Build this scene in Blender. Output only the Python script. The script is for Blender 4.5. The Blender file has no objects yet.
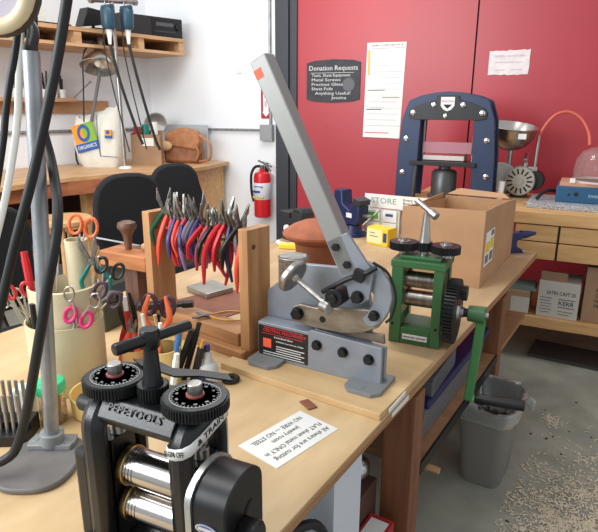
import bpy, bmesh, math, random
from mathutils import Vector, Matrix, Euler
random.seed(7)
S = bpy.context.scene
COL = S.collection
PI = math.pi
rad = math.radians

# ------------------------------------------------------------------ camera, world, lights, exposure
def make_camera():
    H, p, r, y = 1.58, rad(15.92), rad(.27), rad(32.37)
    fw = Vector((-math.sin(y)*math.cos(p), math.cos(y)*math.cos(p), -math.sin(p)))
    rt = Vector((math.cos(y), math.sin(y), 0))
    up = rt.cross(fw)
    rt2 = rt*math.cos(r)+up*math.sin(r)
    up2 = up*math.cos(r)-rt*math.sin(r)
    cd = bpy.data.cameras.new('camera')
    cd.sensor_fit = 'HORIZONTAL'; cd.sensor_width = 36; cd.lens = 564/598*36
    cd.clip_start = .02
    co = bpy.data.objects.new('camera', cd); COL.objects.link(co)
    m = Matrix((rt2, up2, -fw)).transposed().to_4x4(); m.translation = (0, 0, H)
    co.matrix_world = m
    S.camera = co
make_camera()
W = bpy.data.worlds.new('world'); S.world = W; W.use_nodes = True
W.node_tree.nodes['Background'].inputs[0].default_value = (.93, .97, 1, 1)
W.node_tree.nodes['Background'].inputs[1].default_value = .55
def area(name, loc, target, sx, sy, power, col=(1, 1, 1)):
    l = bpy.data.lights.new(name, 'AREA'); l.shape = 'RECTANGLE'; l.size = sx; l.size_y = sy; l.energy = power; l.color = col
    o = bpy.data.objects.new(name, l); COL.objects.link(o); o.location = loc
    d = Vector(target)-Vector(loc); o.rotation_euler = d.to_track_quat('-Z', 'Y').to_euler()
    return o
area('window_light', (-2.9, -1.6, 2.5), (-2.2, 3.2, .9), 2.6, 1.8, 125, (.95, .98, 1))
area('overhead_fill_near', (-1.6, .5, 3.3), (-1.6, .9, 0), 1.4, .5, 22, (1, .98, .94))  # added fill light above the bench
area('overhead_fill_far', (-2.4, 3.0, 3.4), (-2.5, 3.1, 0), 2.0, .6, 40, (1, .98, .94))  # second added fill, over the back of the room, without a fitting
S.view_settings.view_transform = 'Standard'
S.view_settings.look = 'None'
S.view_settings.gamma = 1
S.view_settings.use_curve_mapping = False
S.view_settings.exposure = .35

# ------------------------------------------------------------------ materials
def lin(c):
    c = c/255
    return c/12.92 if c <= .04045 else ((c+.055)/1.055)**2.4
def rgb(c): return (lin(c[0]), lin(c[1]), lin(c[2]), 1)
MATS = {}
def M(name, col, rough=.5, metal=0., var=.0, scale=(8, 8, 8), bump=0., bscale=60, alpha=None, coat=0., col2=None, spec=.5, detail=4):
    if name in MATS: return MATS[name]
    m = bpy.data.materials.new(name); m.use_nodes = True
    nt = m.node_tree; b = nt.nodes['Principled BSDF']
    b.inputs['Base Color'].default_value = rgb(col)
    b.inputs['Roughness'].default_value = rough
    b.inputs['Metallic'].default_value = metal
    b.inputs['Specular IOR Level'].default_value = spec
    b.inputs['Coat Weight'].default_value = coat
    if alpha is not None: b.inputs['Alpha'].default_value = alpha
    tc = nt.nodes.new('ShaderNodeTexCoord')
    if var > 0 or col2:
        mp = nt.nodes.new('ShaderNodeMapping'); mp.inputs['Scale'].default_value = scale
        nz = nt.nodes.new('ShaderNodeTexNoise'); nz.inputs['Scale'].default_value = 1; nz.inputs['Detail'].default_value = detail
        nt.links.new(tc.outputs['Object'], mp.inputs['Vector']); nt.links.new(mp.outputs['Vector'], nz.inputs['Vector'])
        cr = nt.nodes.new('ShaderNodeValToRGB')
        c2 = col2 if col2 else tuple(max(0, v*(1-var)) for v in col)
        cr.color_ramp.elements[0].position = .36; cr.color_ramp.elements[1].position = .64
        cr.color_ramp.elements[0].color = rgb(c2); cr.color_ramp.elements[1].color = rgb(col)
        nt.links.new(nz.outputs['Fac'], cr.inputs['Fac']); nt.links.new(cr.outputs['Color'], b.inputs['Base Color'])
    if bump > 0:
        n2 = nt.nodes.new('ShaderNodeTexNoise'); n2.inputs['Scale'].default_value = bscale; n2.inputs['Detail'].default_value = 3
        nt.links.new(tc.outputs['Object'], n2.inputs['Vector'])
        bp = nt.nodes.new('ShaderNodeBump'); bp.inputs['Strength'].default_value = bump; bp.inputs['Distance'].default_value = .004
        nt.links.new(n2.outputs['Fac'], bp.inputs['Height']); nt.links.new(bp.outputs['Normal'], b.inputs['Normal'])
    MATS[name] = m
    return m
def clear(name, tint, gl=.12, rough=.05, haze=0.):
    m = bpy.data.materials.new(name); m.use_nodes = True; nt = m.node_tree
    nt.nodes.remove(nt.nodes['Principled BSDF'])
    t = nt.nodes.new('ShaderNodeBsdfTransparent'); t.inputs[0].default_value = rgb(tint)
    g = nt.nodes.new('ShaderNodeBsdfGlossy'); g.inputs['Roughness'].default_value = rough
    d = nt.nodes.new('ShaderNodeMixShader'); lw = nt.nodes.new('ShaderNodeLayerWeight'); lw.inputs[0].default_value = gl
    nt.links.new(lw.outputs['Facing'], d.inputs[0]); nt.links.new(t.outputs[0], d.inputs[1]); nt.links.new(g.outputs[0], d.inputs[2])
    out = d
    if haze:
        df = nt.nodes.new('ShaderNodeBsdfDiffuse'); df.inputs[0].default_value = (.8, .8, .78, 1)
        out = nt.nodes.new('ShaderNodeMixShader'); out.inputs[0].default_value = haze
        nt.links.new(d.outputs[0], out.inputs[1]); nt.links.new(df.outputs[0], out.inputs[2])
    nt.links.new(out.outputs[0], nt.nodes['Material Output'].inputs[0])
    MATS[name] = m
    return m
black = M('black_enamel', (20, 21, 23), .3, 0, bump=.10, bscale=240)
blackp = M('black_plastic', (17, 18, 20), .4)
blacksat = M('black_satin_steel', (22, 23, 25), .3, .2)
rubber = M('black_rubber', (20, 21, 23), .5)
steel = M('polished_steel', (205, 203, 200), .16, 1)
steelr = M('brushed_steel', (186, 184, 180), .36, 1, var=.12, scale=(60, 8, 8))
chrome = M('chrome', (222, 222, 222), .1, 1)
galv = M('galvanised_pipe', (172, 176, 180), .42, .75, var=.18, scale=(30, 30, 12))
castgrey = M('grey_cast_plate', (120, 116, 114), .6, .2, var=.1, scale=(14, 14, 14), bump=.15)
sheargrey = M('shear_grey_paint', (140, 146, 156), .42, .25, var=.05, scale=(20, 20, 20))
levergrey = M('lever_grey_paint', (146, 146, 144), .42, .3)
bladesteel = M('oiled_blade_steel', (150, 139, 124), .42, .55, var=.2, scale=(14, 14, 30))
bolt = M('black_oxide_bolt', (34, 35, 38), .4, .5)
green = M('green_mill_paint', (60, 108, 66), .4, 0, coat=.2)
navyv = M('navy_vise_paint', (30, 42, 84), .42, .1)
navy = M('navy_press_paint', (36, 53, 84), .42, .1)
blackpl = M('press_black_plate', (24, 24, 27), .4, .1)
white = M('white_plastic', (232, 232, 228), .45)
paper = M('white_paper', (236, 236, 232), .75)
ink = M('black_ink', (28, 28, 30), .7)
inkgrey = M('grey_ink', (120, 120, 122), .7)
inkred = M('red_ink', (190, 60, 66), .7)
chalk = M('chalk', (215, 215, 212), .9)
jawsteel = M('worn_jaw_steel', (150, 146, 140), .38, .9, var=.3, scale=(30, 30, 30))
brass = M('brass', (190, 160, 110), .3, 1)
ply = M('bench_plywood', (210, 181, 138), .5, 0, scale=(9, 3, 8), col2=(190, 158, 114), detail=8)
plyx = M('shear_board_plywood', (208, 176, 130), .5, 0, scale=(3, 14, 8), col2=(190, 156, 110), detail=8)
plyedge = M('plywood_edge', (186, 140, 96), .65, 0, scale=(3, 3, 260), col2=(140, 98, 62), detail=1)
plydark = M('worn_plywood', (204, 174, 134), .55, 0, scale=(7, 2.5, 8), col2=(176, 146, 110), detail=6)
wood = M('oak_brown_wood', (186, 140, 94), .5, 0, scale=(30, 30, 3.5), col2=(162, 114, 72), detail=6)
woodx = M('oak_brown_wood_long', (178, 130, 86), .5, 0, scale=(3.5, 30, 30), col2=(150, 104, 66), detail=6)
wooddark = M('dark_turned_wood', (112, 78, 62), .5, 0, scale=(40, 40, 8), col2=(84, 56, 44))
legwood = M('reddish_fir_leg', (140, 92, 62), .6, 0, scale=(30, 30, 3), col2=(116, 72, 46), detail=6)
maple = M('maple_bench_wood', (216, 172, 118), .5, 0, scale=(4, 22, 26), col2=(200, 154, 100), detail=6)
mapledesk = M('maple_desk_top', (208, 170, 126), .42, 0, scale=(20, 4, 20), col2=(188, 146, 100), detail=6)
redwood = M('reddish_apron_wood', (176, 110, 74), .55, 0, scale=(22, 4, 22), col2=(150, 90, 58))
pine = M('pine_pallet_wood', (206, 166, 124), .6, 0, scale=(4, 30, 30), col2=(178, 136, 96))
wallwhite = M('white_wall_paint', (236, 238, 241), .7)
wallred = M('red_wall_paint', (178, 54, 64), .36, 0, var=.05, scale=(1.2, 1.2, 1.2))
framedark = M('dark_door_frame', (58, 60, 66), .45, .2)
cardboard = M('cardboard', (190, 148, 110), .8, 0, var=.06, scale=(6, 6, 6))
cardboardd = M('dull_cardboard', (168, 134, 104), .85, 0, var=.06, scale=(6, 6, 6))
terracotta = M('terracotta', (172, 98, 66), .75, 0, var=.14, scale=(14, 14, 14))
cream = M('cream_plastic', (216, 204, 170), .45, 0, var=.04, scale=(14, 14, 14))
creamy = M('yellowed_plastic', (224, 194, 124), .45)
leather = M('tan_leather', (180, 118, 72), .5, 0, var=.15, scale=(20, 20, 20))
brownl = M('brown_leather', (140, 84, 62), .6, 0, var=.1, scale=(20, 20, 20))
orange = M('orange_rubber', (232, 110, 62), .45)
orangered = M('orange_red_grip', (222, 78, 56), .42)
redp = M('red_plastic', (202, 40, 46), .4)
crimson = M('crimson_grip', (176, 44, 62), .42)
pink = M('pink_plastic', (220, 52, 120), .4)
teal = M('teal_grip', (22, 122, 112), .42)
dgreen = M('dark_green_grip', (20, 92, 66), .42)
navyg = M('navy_grip', (38, 46, 86), .42)
purple = M('purple_grip', (66, 56, 112), .42)
lilac = M('lilac_grip', (128, 104, 140), .42)
greyg = M('grey_grip', (82, 84, 86), .5)
yellow = M('yellow_plastic', (236, 204, 52), .4)
blue = M('blue_plastic', (46, 72, 150), .42)
bluebase = M('blue_enamel', (38, 84, 120), .4)
tealmotor = M('teal_motor_shell', (38, 72, 90), .4, .1)
mint = M('mint_green_lid', (62, 204, 140), .4)
fabric = M('black_chair_fabric', (22, 23, 27), .85, 0, bump=.2, bscale=300)
canvas = M('white_canvas_bag', (226, 224, 212), .8, 0, var=.05, scale=(9, 9, 9))
binfrost = M('frosted_bin', (132, 136, 142), .35, alpha=.55)
navylid = M('navy_lid', (24, 38, 82), .45)
cangrey = M('grey_bin_plastic', (124, 122, 116), .5)
granite = M('granite', (196, 198, 200), .4, 0, scale=(90, 90, 90), col2=(120, 124, 128))
tubered = M('red_rubber_tube', (202, 92, 76), .4)
extred = M('extinguisher_red', (206, 32, 40), .3)
glass = clear('clear_dome', (250, 246, 244), .12, .1, .1)
bagfilm = clear('clear_bag_film', (214, 216, 212), .5, .2, .2)
ringglass = clear('magnifier_glass', (214, 210, 224), .3)
film = clear('clear_jar', (232, 226, 216), .3)
foil = M('foil', (190, 190, 194), .22, 1, bump=1, bscale=60)
sticker = M('orange_sticker', (250, 96, 66), .6)
floorm = M('concrete_floor', (164, 163, 150), .6, 0, scale=(5, 5, 5), col2=(142, 142, 130), bump=.1, bscale=80, detail=8)
shav = M('wood_shavings', (226, 212, 186), .8)

# ------------------------------------------------------------------ mesh builder
class MB:
    def __init__(s): s.bm = bmesh.new()
    def _add(s, vs, fs, M4=None):
        b = [s.bm.verts.new(M4 @ Vector(v) if M4 else v) for v in vs]
        for f in fs:
            try: s.bm.faces.new([b[i] for i in f])
            except ValueError: pass
        return s
    def box(s, c, d, rot=(0, 0, 0)):
        M4 = Matrix.Translation(c) @ Euler(rot).to_matrix().to_4x4()
        x, y, z = d[0]/2, d[1]/2, d[2]/2
        vs = [(-x, -y, -z), (x, -y, -z), (x, y, -z), (-x, y, -z), (-x, -y, z), (x, -y, z), (x, y, z), (-x, y, z)]
        return s._add(vs, [(3, 2, 1, 0), (4, 5, 6, 7), (0, 1, 5, 4), (1, 2, 6, 5), (2, 3, 7, 6), (3, 0, 4, 7)], M4)
    def bx(s, x0, x1, y0, y1, z0, z1): return s.box(((x0+x1)/2, (y0+y1)/2, (z0+z1)/2), (x1-x0, y1-y0, z1-z0))
    def frame(s, p, q):
        d = (Vector(q)-Vector(p)); L = d.length
        return Matrix.Translation(p) @ d.to_track_quat('Z', 'Y').to_matrix().to_4x4(), L
    def cyl(s, p, q, r, r2=None, n=24, cap=True):
        if r2 is None: r2 = r
        F, L = s.frame(p, q)
        vs = [(r*math.cos(2*PI*i/n), r*math.sin(2*PI*i/n), 0) for i in range(n)]+[(r2*math.cos(2*PI*i/n), r2*math.sin(2*PI*i/n), L) for i in range(n)]
        fs = [(i, (i+1) % n, n+(i+1) % n, n+i) for i in range(n)]
        if cap: fs += [tuple(range(n-1, -1, -1)), tuple(range(n, 2*n))]
        return s._add(vs, fs, F)
    def lathe(s, prof, c=(0, 0, 0), axis=(0, 0, 1), n=32, sc=(1, 1)):
        F = Matrix.Translation(c) @ Vector(axis).to_track_quat('Z', 'Y').to_matrix().to_4x4()
        vs = []; fs = []
        for (r, z) in prof:
            for i in range(n): vs.append((r*sc[0]*math.cos(2*PI*i/n), r*sc[1]*math.sin(2*PI*i/n), z))
        k = len(prof)
        for j in range(k-1):
            for i in range(n): fs.append((j*n+i, j*n+(i+1) % n, (j+1)*n+(i+1) % n, (j+1)*n+i))
        if prof[0][0] > 1e-6 and prof[0] != prof[-1]: fs.append(tuple(range(n-1, -1, -1)))
        if prof[-1][0] > 1e-6 and prof[0] != prof[-1]: fs.append(tuple((k-1)*n+i for i in range(n)))
        s._add(vs, fs, F); bmesh.ops.remove_doubles(s.bm, verts=s.bm.verts, dist=1e-6)
        return s
    def tube(s, pts, r, n=10, closed=False, smooth=True, flat=1.):
        P = [Vector(p) for p in pts]
        if smooth and len(P) > 2:
            Q = []; m = len(P)
            rng = range(m) if closed else range(m-1)
            for i in rng:
                p0 = P[(i-1) % m] if (closed or i > 0) else P[0]*2-P[1]
                p1 = P[i]; p2 = P[(i+1) % m]
                p3 = P[(i+2) % m] if (closed or i+2 < m) else P[-1]*2-P[-2]
                for t in (0, .2, .4, .6, .8):
                    Q.append(.5*((2*p1)+(p2-p0)*t+(2*p0-5*p1+4*p2-p3)*t*t+(3*p1-p0-3*p2+p3)*t**3))
            if not closed: Q.append(P[-1])
            P = Q
        m = len(P); rr = r if isinstance(r, (list, tuple)) else None
        vs = []; fs = []
        up = None
        for i in range(m):
            if closed: t = P[(i+1) % m]-P[(i-1) % m]
            else: t = P[min(i+1, m-1)]-P[max(i-1, 0)]
            t.normalize()
            if up is None:
                up = t.orthogonal().normalized()
            up = (up-t*up.dot(t)).normalized(); sd = t.cross(up)
            if rr:
                f = i/(m-1)*(len(rr)-1); a = int(f); b = min(a+1, len(rr)-1); ra = rr[a]*(1-(f-a))+rr[b]*(f-a)
            else: ra = r
            for k in range(n):
                a = 2*PI*k/n; vs.append(P[i]+up*(ra*math.cos(a))+sd*(ra*flat*math.sin(a)))
        for i in range(m if closed else m-1):
            j = (i+1) % m
            for k in range(n): fs.append((i*n+k, i*n+(k+1) % n, j*n+(k+1) % n, j*n+k))
        if not closed: fs += [tuple(range(n-1, -1, -1)), tuple((m-1)*n+k for k in range(n))]
        return s._add(vs, fs)
    def prism(s, poly, a, b, plane='xz'):
        """polygon in plane extruded from a to b along the third axis"""
        def mk(u, v, w): return {'xz': (u, w, v), 'yz': (w, u, v), 'xy': (u, v, w)}[plane]
        n = len(poly)
        vs = [mk(u, v, a) for u, v in poly]+[mk(u, v, b) for u, v in poly]
        fs = [tuple(range(n)), tuple(range(2*n-1, n-1, -1))]+[(i, n+i, n+(i+1) % n, (i+1) % n) for i in range(n)]
        s._add(vs, fs); bmesh.ops.recalc_face_normals(s.bm, faces=s.bm.faces)
        return s
    def ring(s, c, R, r, axis=(0, 0, 1), n=28, k=8, sc=(1, 1)):
        F = Matrix.Translation(c) @ Vector(axis).to_track_quat('Z', 'Y').to_matrix().to_4x4()
        return s.tube([F @ Vector((R*sc[0]*math.cos(2*PI*i/n), R*sc[1]*math.sin(2*PI*i/n), 0)) for i in range(n)], r, k, closed=True, smooth=False)
    def ball(s, c, r, sc=(1, 1, 1), n=16):
        bm2 = bmesh.new(); bmesh.ops.create_uvsphere(bm2, u_segments=n, v_segments=n//2+2, radius=r)
        vs = [(Vector((v.co.x*sc[0], v.co.y*sc[1], v.co.z*sc[2]))+Vector(c)) for v in bm2.verts]
        bm2.verts.index_update(); fs = [[v.index for v in f.verts] for f in bm2.faces]; bm2.free()
        return s._add(vs, fs)
    def gear(s, c, r, h, teeth, axis=(0, 0, 1), depth=.06):
        F = Matrix.Translation(c) @ Vector(axis).to_track_quat('Z', 'Y').to_matrix().to_4x4()
        pr = []
        for i in range(teeth):
            for f, q in ((.0, 1-depth), (.25, 1), (.5, 1), (.75, 1-depth)):
                a = 2*PI*(i+f)/teeth; pr.append((r*q*math.cos(a), r*q*math.sin(a)))
        n = len(pr); vs = [(x, y, 0) for x, y in pr]+[(x, y, h) for x, y in pr]
        return s._add(vs, [tuple(range(n-1, -1, -1)), tuple(range(n, 2*n))]+[(i, (i+1) % n, n+(i+1) % n, n+i) for i in range(n)], F)
    def text(s, txt, size, M4, ext=.0004, align='CENTER', width=None):
        cu = bpy.data.curves.new('t', 'FONT'); cu.body = txt; cu.size = size; cu.extrude = ext; cu.align_x = align; cu.align_y = 'CENTER'; cu.resolution_u = 2
        o = bpy.data.objects.new('t', cu); COL.objects.link(o)
        bpy.context.view_layer.update()
        dg = bpy.context.evaluated_depsgraph_get()
        me = bpy.data.meshes.new_from_object(o.evaluated_get(dg))
        sx = 1
        if width and len(me.vertices):
            w = max(v.co.x for v in me.vertices)-min(v.co.x for v in me.vertices); sx = width/max(w, 1e-6)
        vs = [(v.co.x*sx, v.co.y, v.co.z) for v in me.vertices]; fs = [tuple(p.vertices) for p in me.polygons]
        bpy.data.objects.remove(o); bpy.data.curves.remove(cu); bpy.data.meshes.remove(me)
        return s._add(vs, fs, M4)
    def build(s, name, mat, parent=None, bevel=0., smooth=True, label=None, solid=0., sub=0):
        bmesh.ops.recalc_face_normals(s.bm, faces=s.bm.faces)
        me = bpy.data.meshes.new(name); s.bm.to_mesh(me); s.bm.free()
        me.materials.append(mat)
        if smooth:
            for p in me.polygons: p.use_smooth = True
            me.set_sharp_from_angle(angle=rad(38))
        o = bpy.data.objects.new(name, me); COL.objects.link(o)
        if solid:
            md = o.modifiers.new('s', 'SOLIDIFY'); md.thickness = solid; md.offset = 0
        if bevel:
            md = o.modifiers.new('b', 'BEVEL'); md.width = bevel; md.segments = 2; md.limit_method = 'ANGLE'; md.angle_limit = rad(40)
        if sub:
            md = o.modifiers.new('d', 'SUBSURF'); md.levels = sub; md.render_levels = sub
        if parent: o.parent = parent
        if label: o['label'] = label
        return o
def mb(): return MB()
def tag(o, label, cat, group=None):
    o['label'] = label; o['category'] = cat
    if group: o['group'] = group
    return o
def thing(name, label, cat, loc=(0, 0, 0), rz=0., group=None, rot=None):
    o = bpy.data.objects.new(name, None); COL.objects.link(o); o.location = loc
    o.rotation_euler = rot if rot else (0, 0, rz); o.empty_display_size = .05
    return tag(o, label, cat, group)
def struct(o): o['kind'] = 'structure'; return o
def one(m, name, mat, label, cat, group=None, loc=(0, 0, 0), rz=0., rot=None, **k):
    o = m.build(name, mat, **k); o.location = loc; o.rotation_euler = rot if rot else (0, 0, rz)
    return tag(o, label, cat, group)
FRONT = lambda x, y, z, roll=0: Matrix.Translation((x, y, z)) @ Matrix.Rotation(PI/2, 4, 'X') @ Matrix.Rotation(roll, 4, 'Z')
SIDE = lambda x, y, z, roll=0: Matrix.Translation((x, y, z)) @ Matrix.Rotation(PI/2, 4, 'Z') @ Matrix.Rotation(PI/2, 4, 'X') @ Matrix.Rotation(roll, 4, 'Z')
TOP = lambda x, y, z, a=0: Matrix.Translation((x, y, z)) @ Matrix.Rotation(a, 4, 'Z')
A6 = rad(6); BZ = .78

# ------------------------------------------------------------------ the room
struct(mb().bx(-5.6, 2.2, -2.4, 5.4, -.06, 0).build('floor', floorm, smooth=False))
WO = Vector((-.7, 4.65, 0)); WE = Vector((math.cos(A6), math.sin(A6), 0))       # back wall line
def wallx(X): return (X+.7)/math.cos(A6)                                        # local x on the back wall for a world X
def backstruct(m, name, mat, **k):
    o = m.build(name, mat, **k); o.location = WO; o.rotation_euler = (0, 0, A6); return struct(o)
xc = wallx(-4.495)
backstruct(mb().bx(xc-.25, wallx(-3.03), 0, .1, 0, 3.2), 'wall_back', wallwhite, smooth=False)
backstruct(mb().bx(wallx(-3.03), wallx(-2.9), -.045, .1, 0, 3.2).bx(wallx(-2.9), wallx(-2.83), -.02, .1, 0, 3.2), 'trim_1', framedark, bevel=.004, smooth=False)
backstruct(mb().bx(wallx(-2.83), wallx(-1.333), 0, .08, .02, 3.2), 'door_1', wallred, smooth=False)
backstruct(mb().bx(wallx(-1.321), wallx(2.0), .006, .08, .02, 3.2), 'door_2', wallred, smooth=False)
backstruct(mb().bx(wallx(-1.34), wallx(-1.31), .03, .1, 0, 3.2), 'trim_2', framedark, smooth=False)
o = struct(mb().bx(-6.4, .12, 0, .1, 0, 3.2).build('wall_left', wallwhite, smooth=False))
LWO = Vector((-4.492, 4.2514, 0)); LWR = PI/2-A6
o.location = LWO; o.rotation_euler = (0, 0, LWR)

# ------------------------------------------------------------------ main work bench
wb = thing('workbench', 'long plywood-topped workbench with thick reddish wooden legs in the foreground', 'workbench', (0, 0, 0))
mb().bx(-1.93, -.52, .25, 1.65, BZ-.006, BZ).build('top_sheet', ply, wb, smooth=False)
mb().bx(-1.93, -.52, 1.651, 3.36, BZ-.006, BZ).build('top_sheet', plydark, wb, smooth=False)
mb().bx(-1.929, -.5205, .251, 3.359, BZ-.034, BZ-.006).build('top_edge', plyedge, wb, smooth=False)
mb().bx(-1.86, -.545, .3, 3.3, BZ-.06, BZ-.034).build('sub_frame', M('dark_underframe', (66, 52, 44), .8), wb, smooth=False)
for x, y in ((-.575, 1.54), (-.575, 2.64), (-1.83, .4), (-1.83, 1.54), (-1.83, 3.22)):
    mb().bx(x-.052, x+.052, y-.04, y+.04, 0, BZ-.06).build('leg', legwood, wb, bevel=.004, smooth=False)
mb().bx(-1.88, -.53, 1.582, 3.26, .41, .435).build('lower_shelf', M('shelf_board', (170, 124, 86), .7, var=.1, scale=(4, 20, 20)), wb, smooth=False)
mb().bx(-.53, -.522, 1.582, 2.6, .395, .437).build('shelf_edge', blackp, wb, smooth=False)
mb().cyl((-.62, 1.69, .36), (-.49, 1.69, .36), .012).build('dowel', pine, wb)
mb().bx(-.5205, -.5185, 1.30, 1.42, BZ-.024, BZ-.010).build('edge_label', white, wb, smooth=False)

# shear board
sb = thing('shear_board', 'plywood board under the grey bench shear', 'board', (0, 0, 0))
mb().prism([(-1.075, 1.238), (-.524, 1.227), (-.517, 1.62), (-.95, 1.63), (-1.0, 1.60), (-1.014, 1.298), (-1.075, 1.296)], BZ, BZ+.02, 'xy').build('board_panel', plyx, sb, bevel=.002, smooth=False)
mb().box((-.518, 1.33, BZ+.01), (.002, .12, .012), (0, 0, rad(1))).build('edge_sticker', white, sb, smooth=False)

# ------------------------------------------------------------------ grey bench shear
SH = thing('bench_shear', 'grey steel bench shear with long lever and orange stickers', 'shear', (-1.0044, 1.3433, .80), rad(2.37))
mb().prism([(0, 0), (.42, 0), (.42, .122), (.19, .13), (.182, .122), (0, .122)], 0, .014).bx(0, .18, .014, .055, .02, .122).build('base_plate', sheargrey, SH, bevel=.002, smooth=False)
mb().prism([(.18, 0), (.42, 0), (.42, .112), (.19, .126)], .026, .044).build('rear_plate', sheargrey, SH, bevel=.002, smooth=False)
for x0, x1 in ((-.008, .10), (.33, .44)):
    mb().prism([(x0, -.05), (x0+.02, -.072), (x1-.02, -.072), (x1, -.05), (x1, .07), (x0, .07)], 0, .012, 'xy').cyl((x0+.05, -.045, .012), (x0+.05, -.045, .0135), .009).build('foot', M('foot_grey', (128, 132, 134), .5, .2), SH, bevel=.002)
mb().prism([(-.004, .10), (-.004, .205), (.03, .235), (.125, .312), (.33, .325), (.36, .20), (.36, .10)], .062, .08).build('back_plate', sheargrey, SH, bevel=.002, smooth=False)
mb().prism([(.115, .142), (.122, .19), (.145, .202), (.2, .2), (.3, .216), (.42, .232), (.424, .215), (.40, .176), (.35, .15), (.29, .137), (.2, .135)], .010, .028).build('moving_blade', bladesteel, SH, bevel=.003, smooth=False)
mb().prism([(.19, .13), (.415, .123), (.41, .15), (.19, .137)], .030, .042).build('fixed_blade', bladesteel, SH, smooth=False)
# cam link: curved grey plate round the pivot
pl = [(.372+.085*math.cos(rad(a)), .275+.072*math.sin(rad(a))) for a in range(-62, 100, 9)]
pl += [(.325, .32), (.33, .25), (.345, .232), (.372, .24), (.382, .255)]
pl2 = [(.37, .372), (.41, .356), (.438, .322), (.447, .28), (.44, .24), (.42, .205), (.395, .185), (.372, .185), (.362, .205), (.376, .222), (.39, .25), (.392, .28), (.375, .3), (.34, .305), (.335, .345)]
mb().prism(pl2, -.012, .002).build('cam_link', sheargrey, SH, bevel=.003)
mb().tube([(.385, -.006, .37), (.425, -.006, .35), (.448, -.006, .31), (.455, -.006, .27), (.445, -.006, .225), (.43, -.006, .205)], .004, 6).build('cam_edge', bolt, SH)
mb().prism([(.250, .416), (.313, .449), (.395, .345), (.385, .27), (.36, .25), (.325, .265), (.315, .30)], -.026, -.013).build('lever_plate', sheargrey, SH, bevel=.002, smooth=False)
d = Vector((.292, 0, -.565)).normalized(); ang = math.atan2(-.565, .292)
lv = mb().box((.176, -.001, .618), (.645, .05, .056), (0, -ang, 0)).build('lever_bar', levergrey, SH, bevel=.004, smooth=False)
nv = Vector((-d.z, 0, d.x))
mb().box(Vector((.034, -.0265, .862)), (.026, .001, .026), (0, -ang, 0)).build('price_sticker', sticker, SH, smooth=False)
for bx_, bz_ in ((.282, .405), (.318, .36)):
    mb().cyl((bx_, -.026, bz_), (bx_, -.036, bz_), .011, n=6).build('bolt_head', bolt, SH)
for bx_, bz_, r_ in ((.213, .087, .013), (.30, .084, .013), (.382, .08, .013)):
    mb().cyl((bx_, 0, bz_), (bx_, -.005, bz_), r_+.003).cyl((bx_, -.005, bz_), (bx_, -.014, bz_), r_, n=6).build('bolt_head', bolt, SH)
for bx_, bz_, r_, y_ in ((.141, .172, .018, .01), (.352, .272, .016, -.026), (.398, .222, .013, -.012)):
    mb().cyl((bx_, y_, bz_), (bx_, y_-.006, bz_), r_+.002).cyl((bx_, y_-.006, bz_), (bx_, y_-.018, bz_), r_, n=6).build('bolt_head', bolt, SH)
mb().cyl((.225, .0102, .168), (.225, .0085, .168), .010).build('blade_hole', bolt, SH)
mb().cyl((.288, .01, .262), (.288, -.05, .262), .027).cyl((.288, -.05, .262), (.288, -.058, .262), .012).build('clamp_hub', bolt, SH, bevel=.002)
mb().tube([(.245, -.03, .27), (.29, -.04, .30), (.33, -.04, .325), (.375, -.04, .345), (.405, -.03, .365)], .0075, 8).box((.36, -.04, .338), (.03, .02, .03), (0, .3, 0)).build('stop_arm', bolt, SH)
ax = Vector((.111, -.012, -.057)).normalized(); c0 = Vector((.146, -.028, .300)); c1 = Vector((.262, -.04, .238))
mb().cyl(c0, c1, .0085).build('clamp_rod', steelr, SH)
mb().cyl(c1-Vector((.012, .0, .004)), c1+Vector((.018, -.012, -.006)), .018).build('clamp_block', steelr, SH, bevel=.002)
mb().lathe([(0, 0), (.048, 0), (.053, .004), (.053, .016), (.048, .020), (.014, .020), (.011, .03), (0, .03)], c0-ax*.012, ax).build('hand_wheel', steelr, SH)
lab = mb().bx(.003, .182, -.0014, 0, .012, .112).build('label_plate', M('label_black', (22, 22, 24), .4), SH, smooth=False)
lt = mb().text('CENTRAL MACHINERY', .014, FRONT(.098, -.0018, .098), width=.155)
lt.build('lettering', M('label_red', (214, 50, 56), .5), lab, smooth=False)
mb().bx(.022, .165, -.0017, -.0014, .1065, .1085).bx(.014, .165, -.0017, -.0014, .0865, .088).build('rule_lines', M('label_red', (214, 50, 56), .5), lab, smooth=False)
lt = mb().text('8 Inch Bench Shear', .0088, FRONT(.095, -.0018, .079))
lt.text('WARNING: Keep hands clear of blades.', .0062, FRONT(.118, -.0018, .066), width=.1)
for k in range(5): lt.bx(.068 if k < 3 else .02, .17-.012*(k % 2), -.0017, -.0014, .048-.008*k, .0505-.008*k)
lt.build('fine_print', white, lab, smooth=False)
mb().bx(.020, .05, -.002, -.0014, .040, .07).build('price_sticker', sticker, SH, smooth=False)

# ------------------------------------------------------------------ black rolling mill in front
MI = thing('rolling_mill', 'large black rolling mill with polished rollers and two dial gears', 'rolling mill', (-.671, .598, BZ), rad(7.5))
mb().bx(-.15, .21, -.085, .085, 0, .02).build('base', black, MI, bevel=.004, smooth=False)
def sideframe(x0, x1):
    def arc(w, zt, r, n=7): return [(-w, .018)]+[(-w+r-r*math.cos(rad(90*k/n)), zt-r+r*math.sin(rad(90*k/n))) for k in range(n+1)]+[(w-r+r*math.sin(rad(90*k/n)), zt-r+r*math.cos(rad(90*k/n))) for k in range(n+1)]+[(w, .018)]
    out = arc(.066, .318, .056)+list(reversed(arc(.034, .276, .02)))
    return mb().prism(out, x0, x1, 'yz').build('side_frame', black, MI, bevel=.016)
sideframe(-.116, -.070); sideframe(.068, .112)
for x0, x1 in ((-.110, -.076), (.074, .106)): mb().bx(x0, x1, -.0302, .0302, .022, .23).build('bearing_block', blacksat, MI, bevel=.002, smooth=False)
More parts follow.
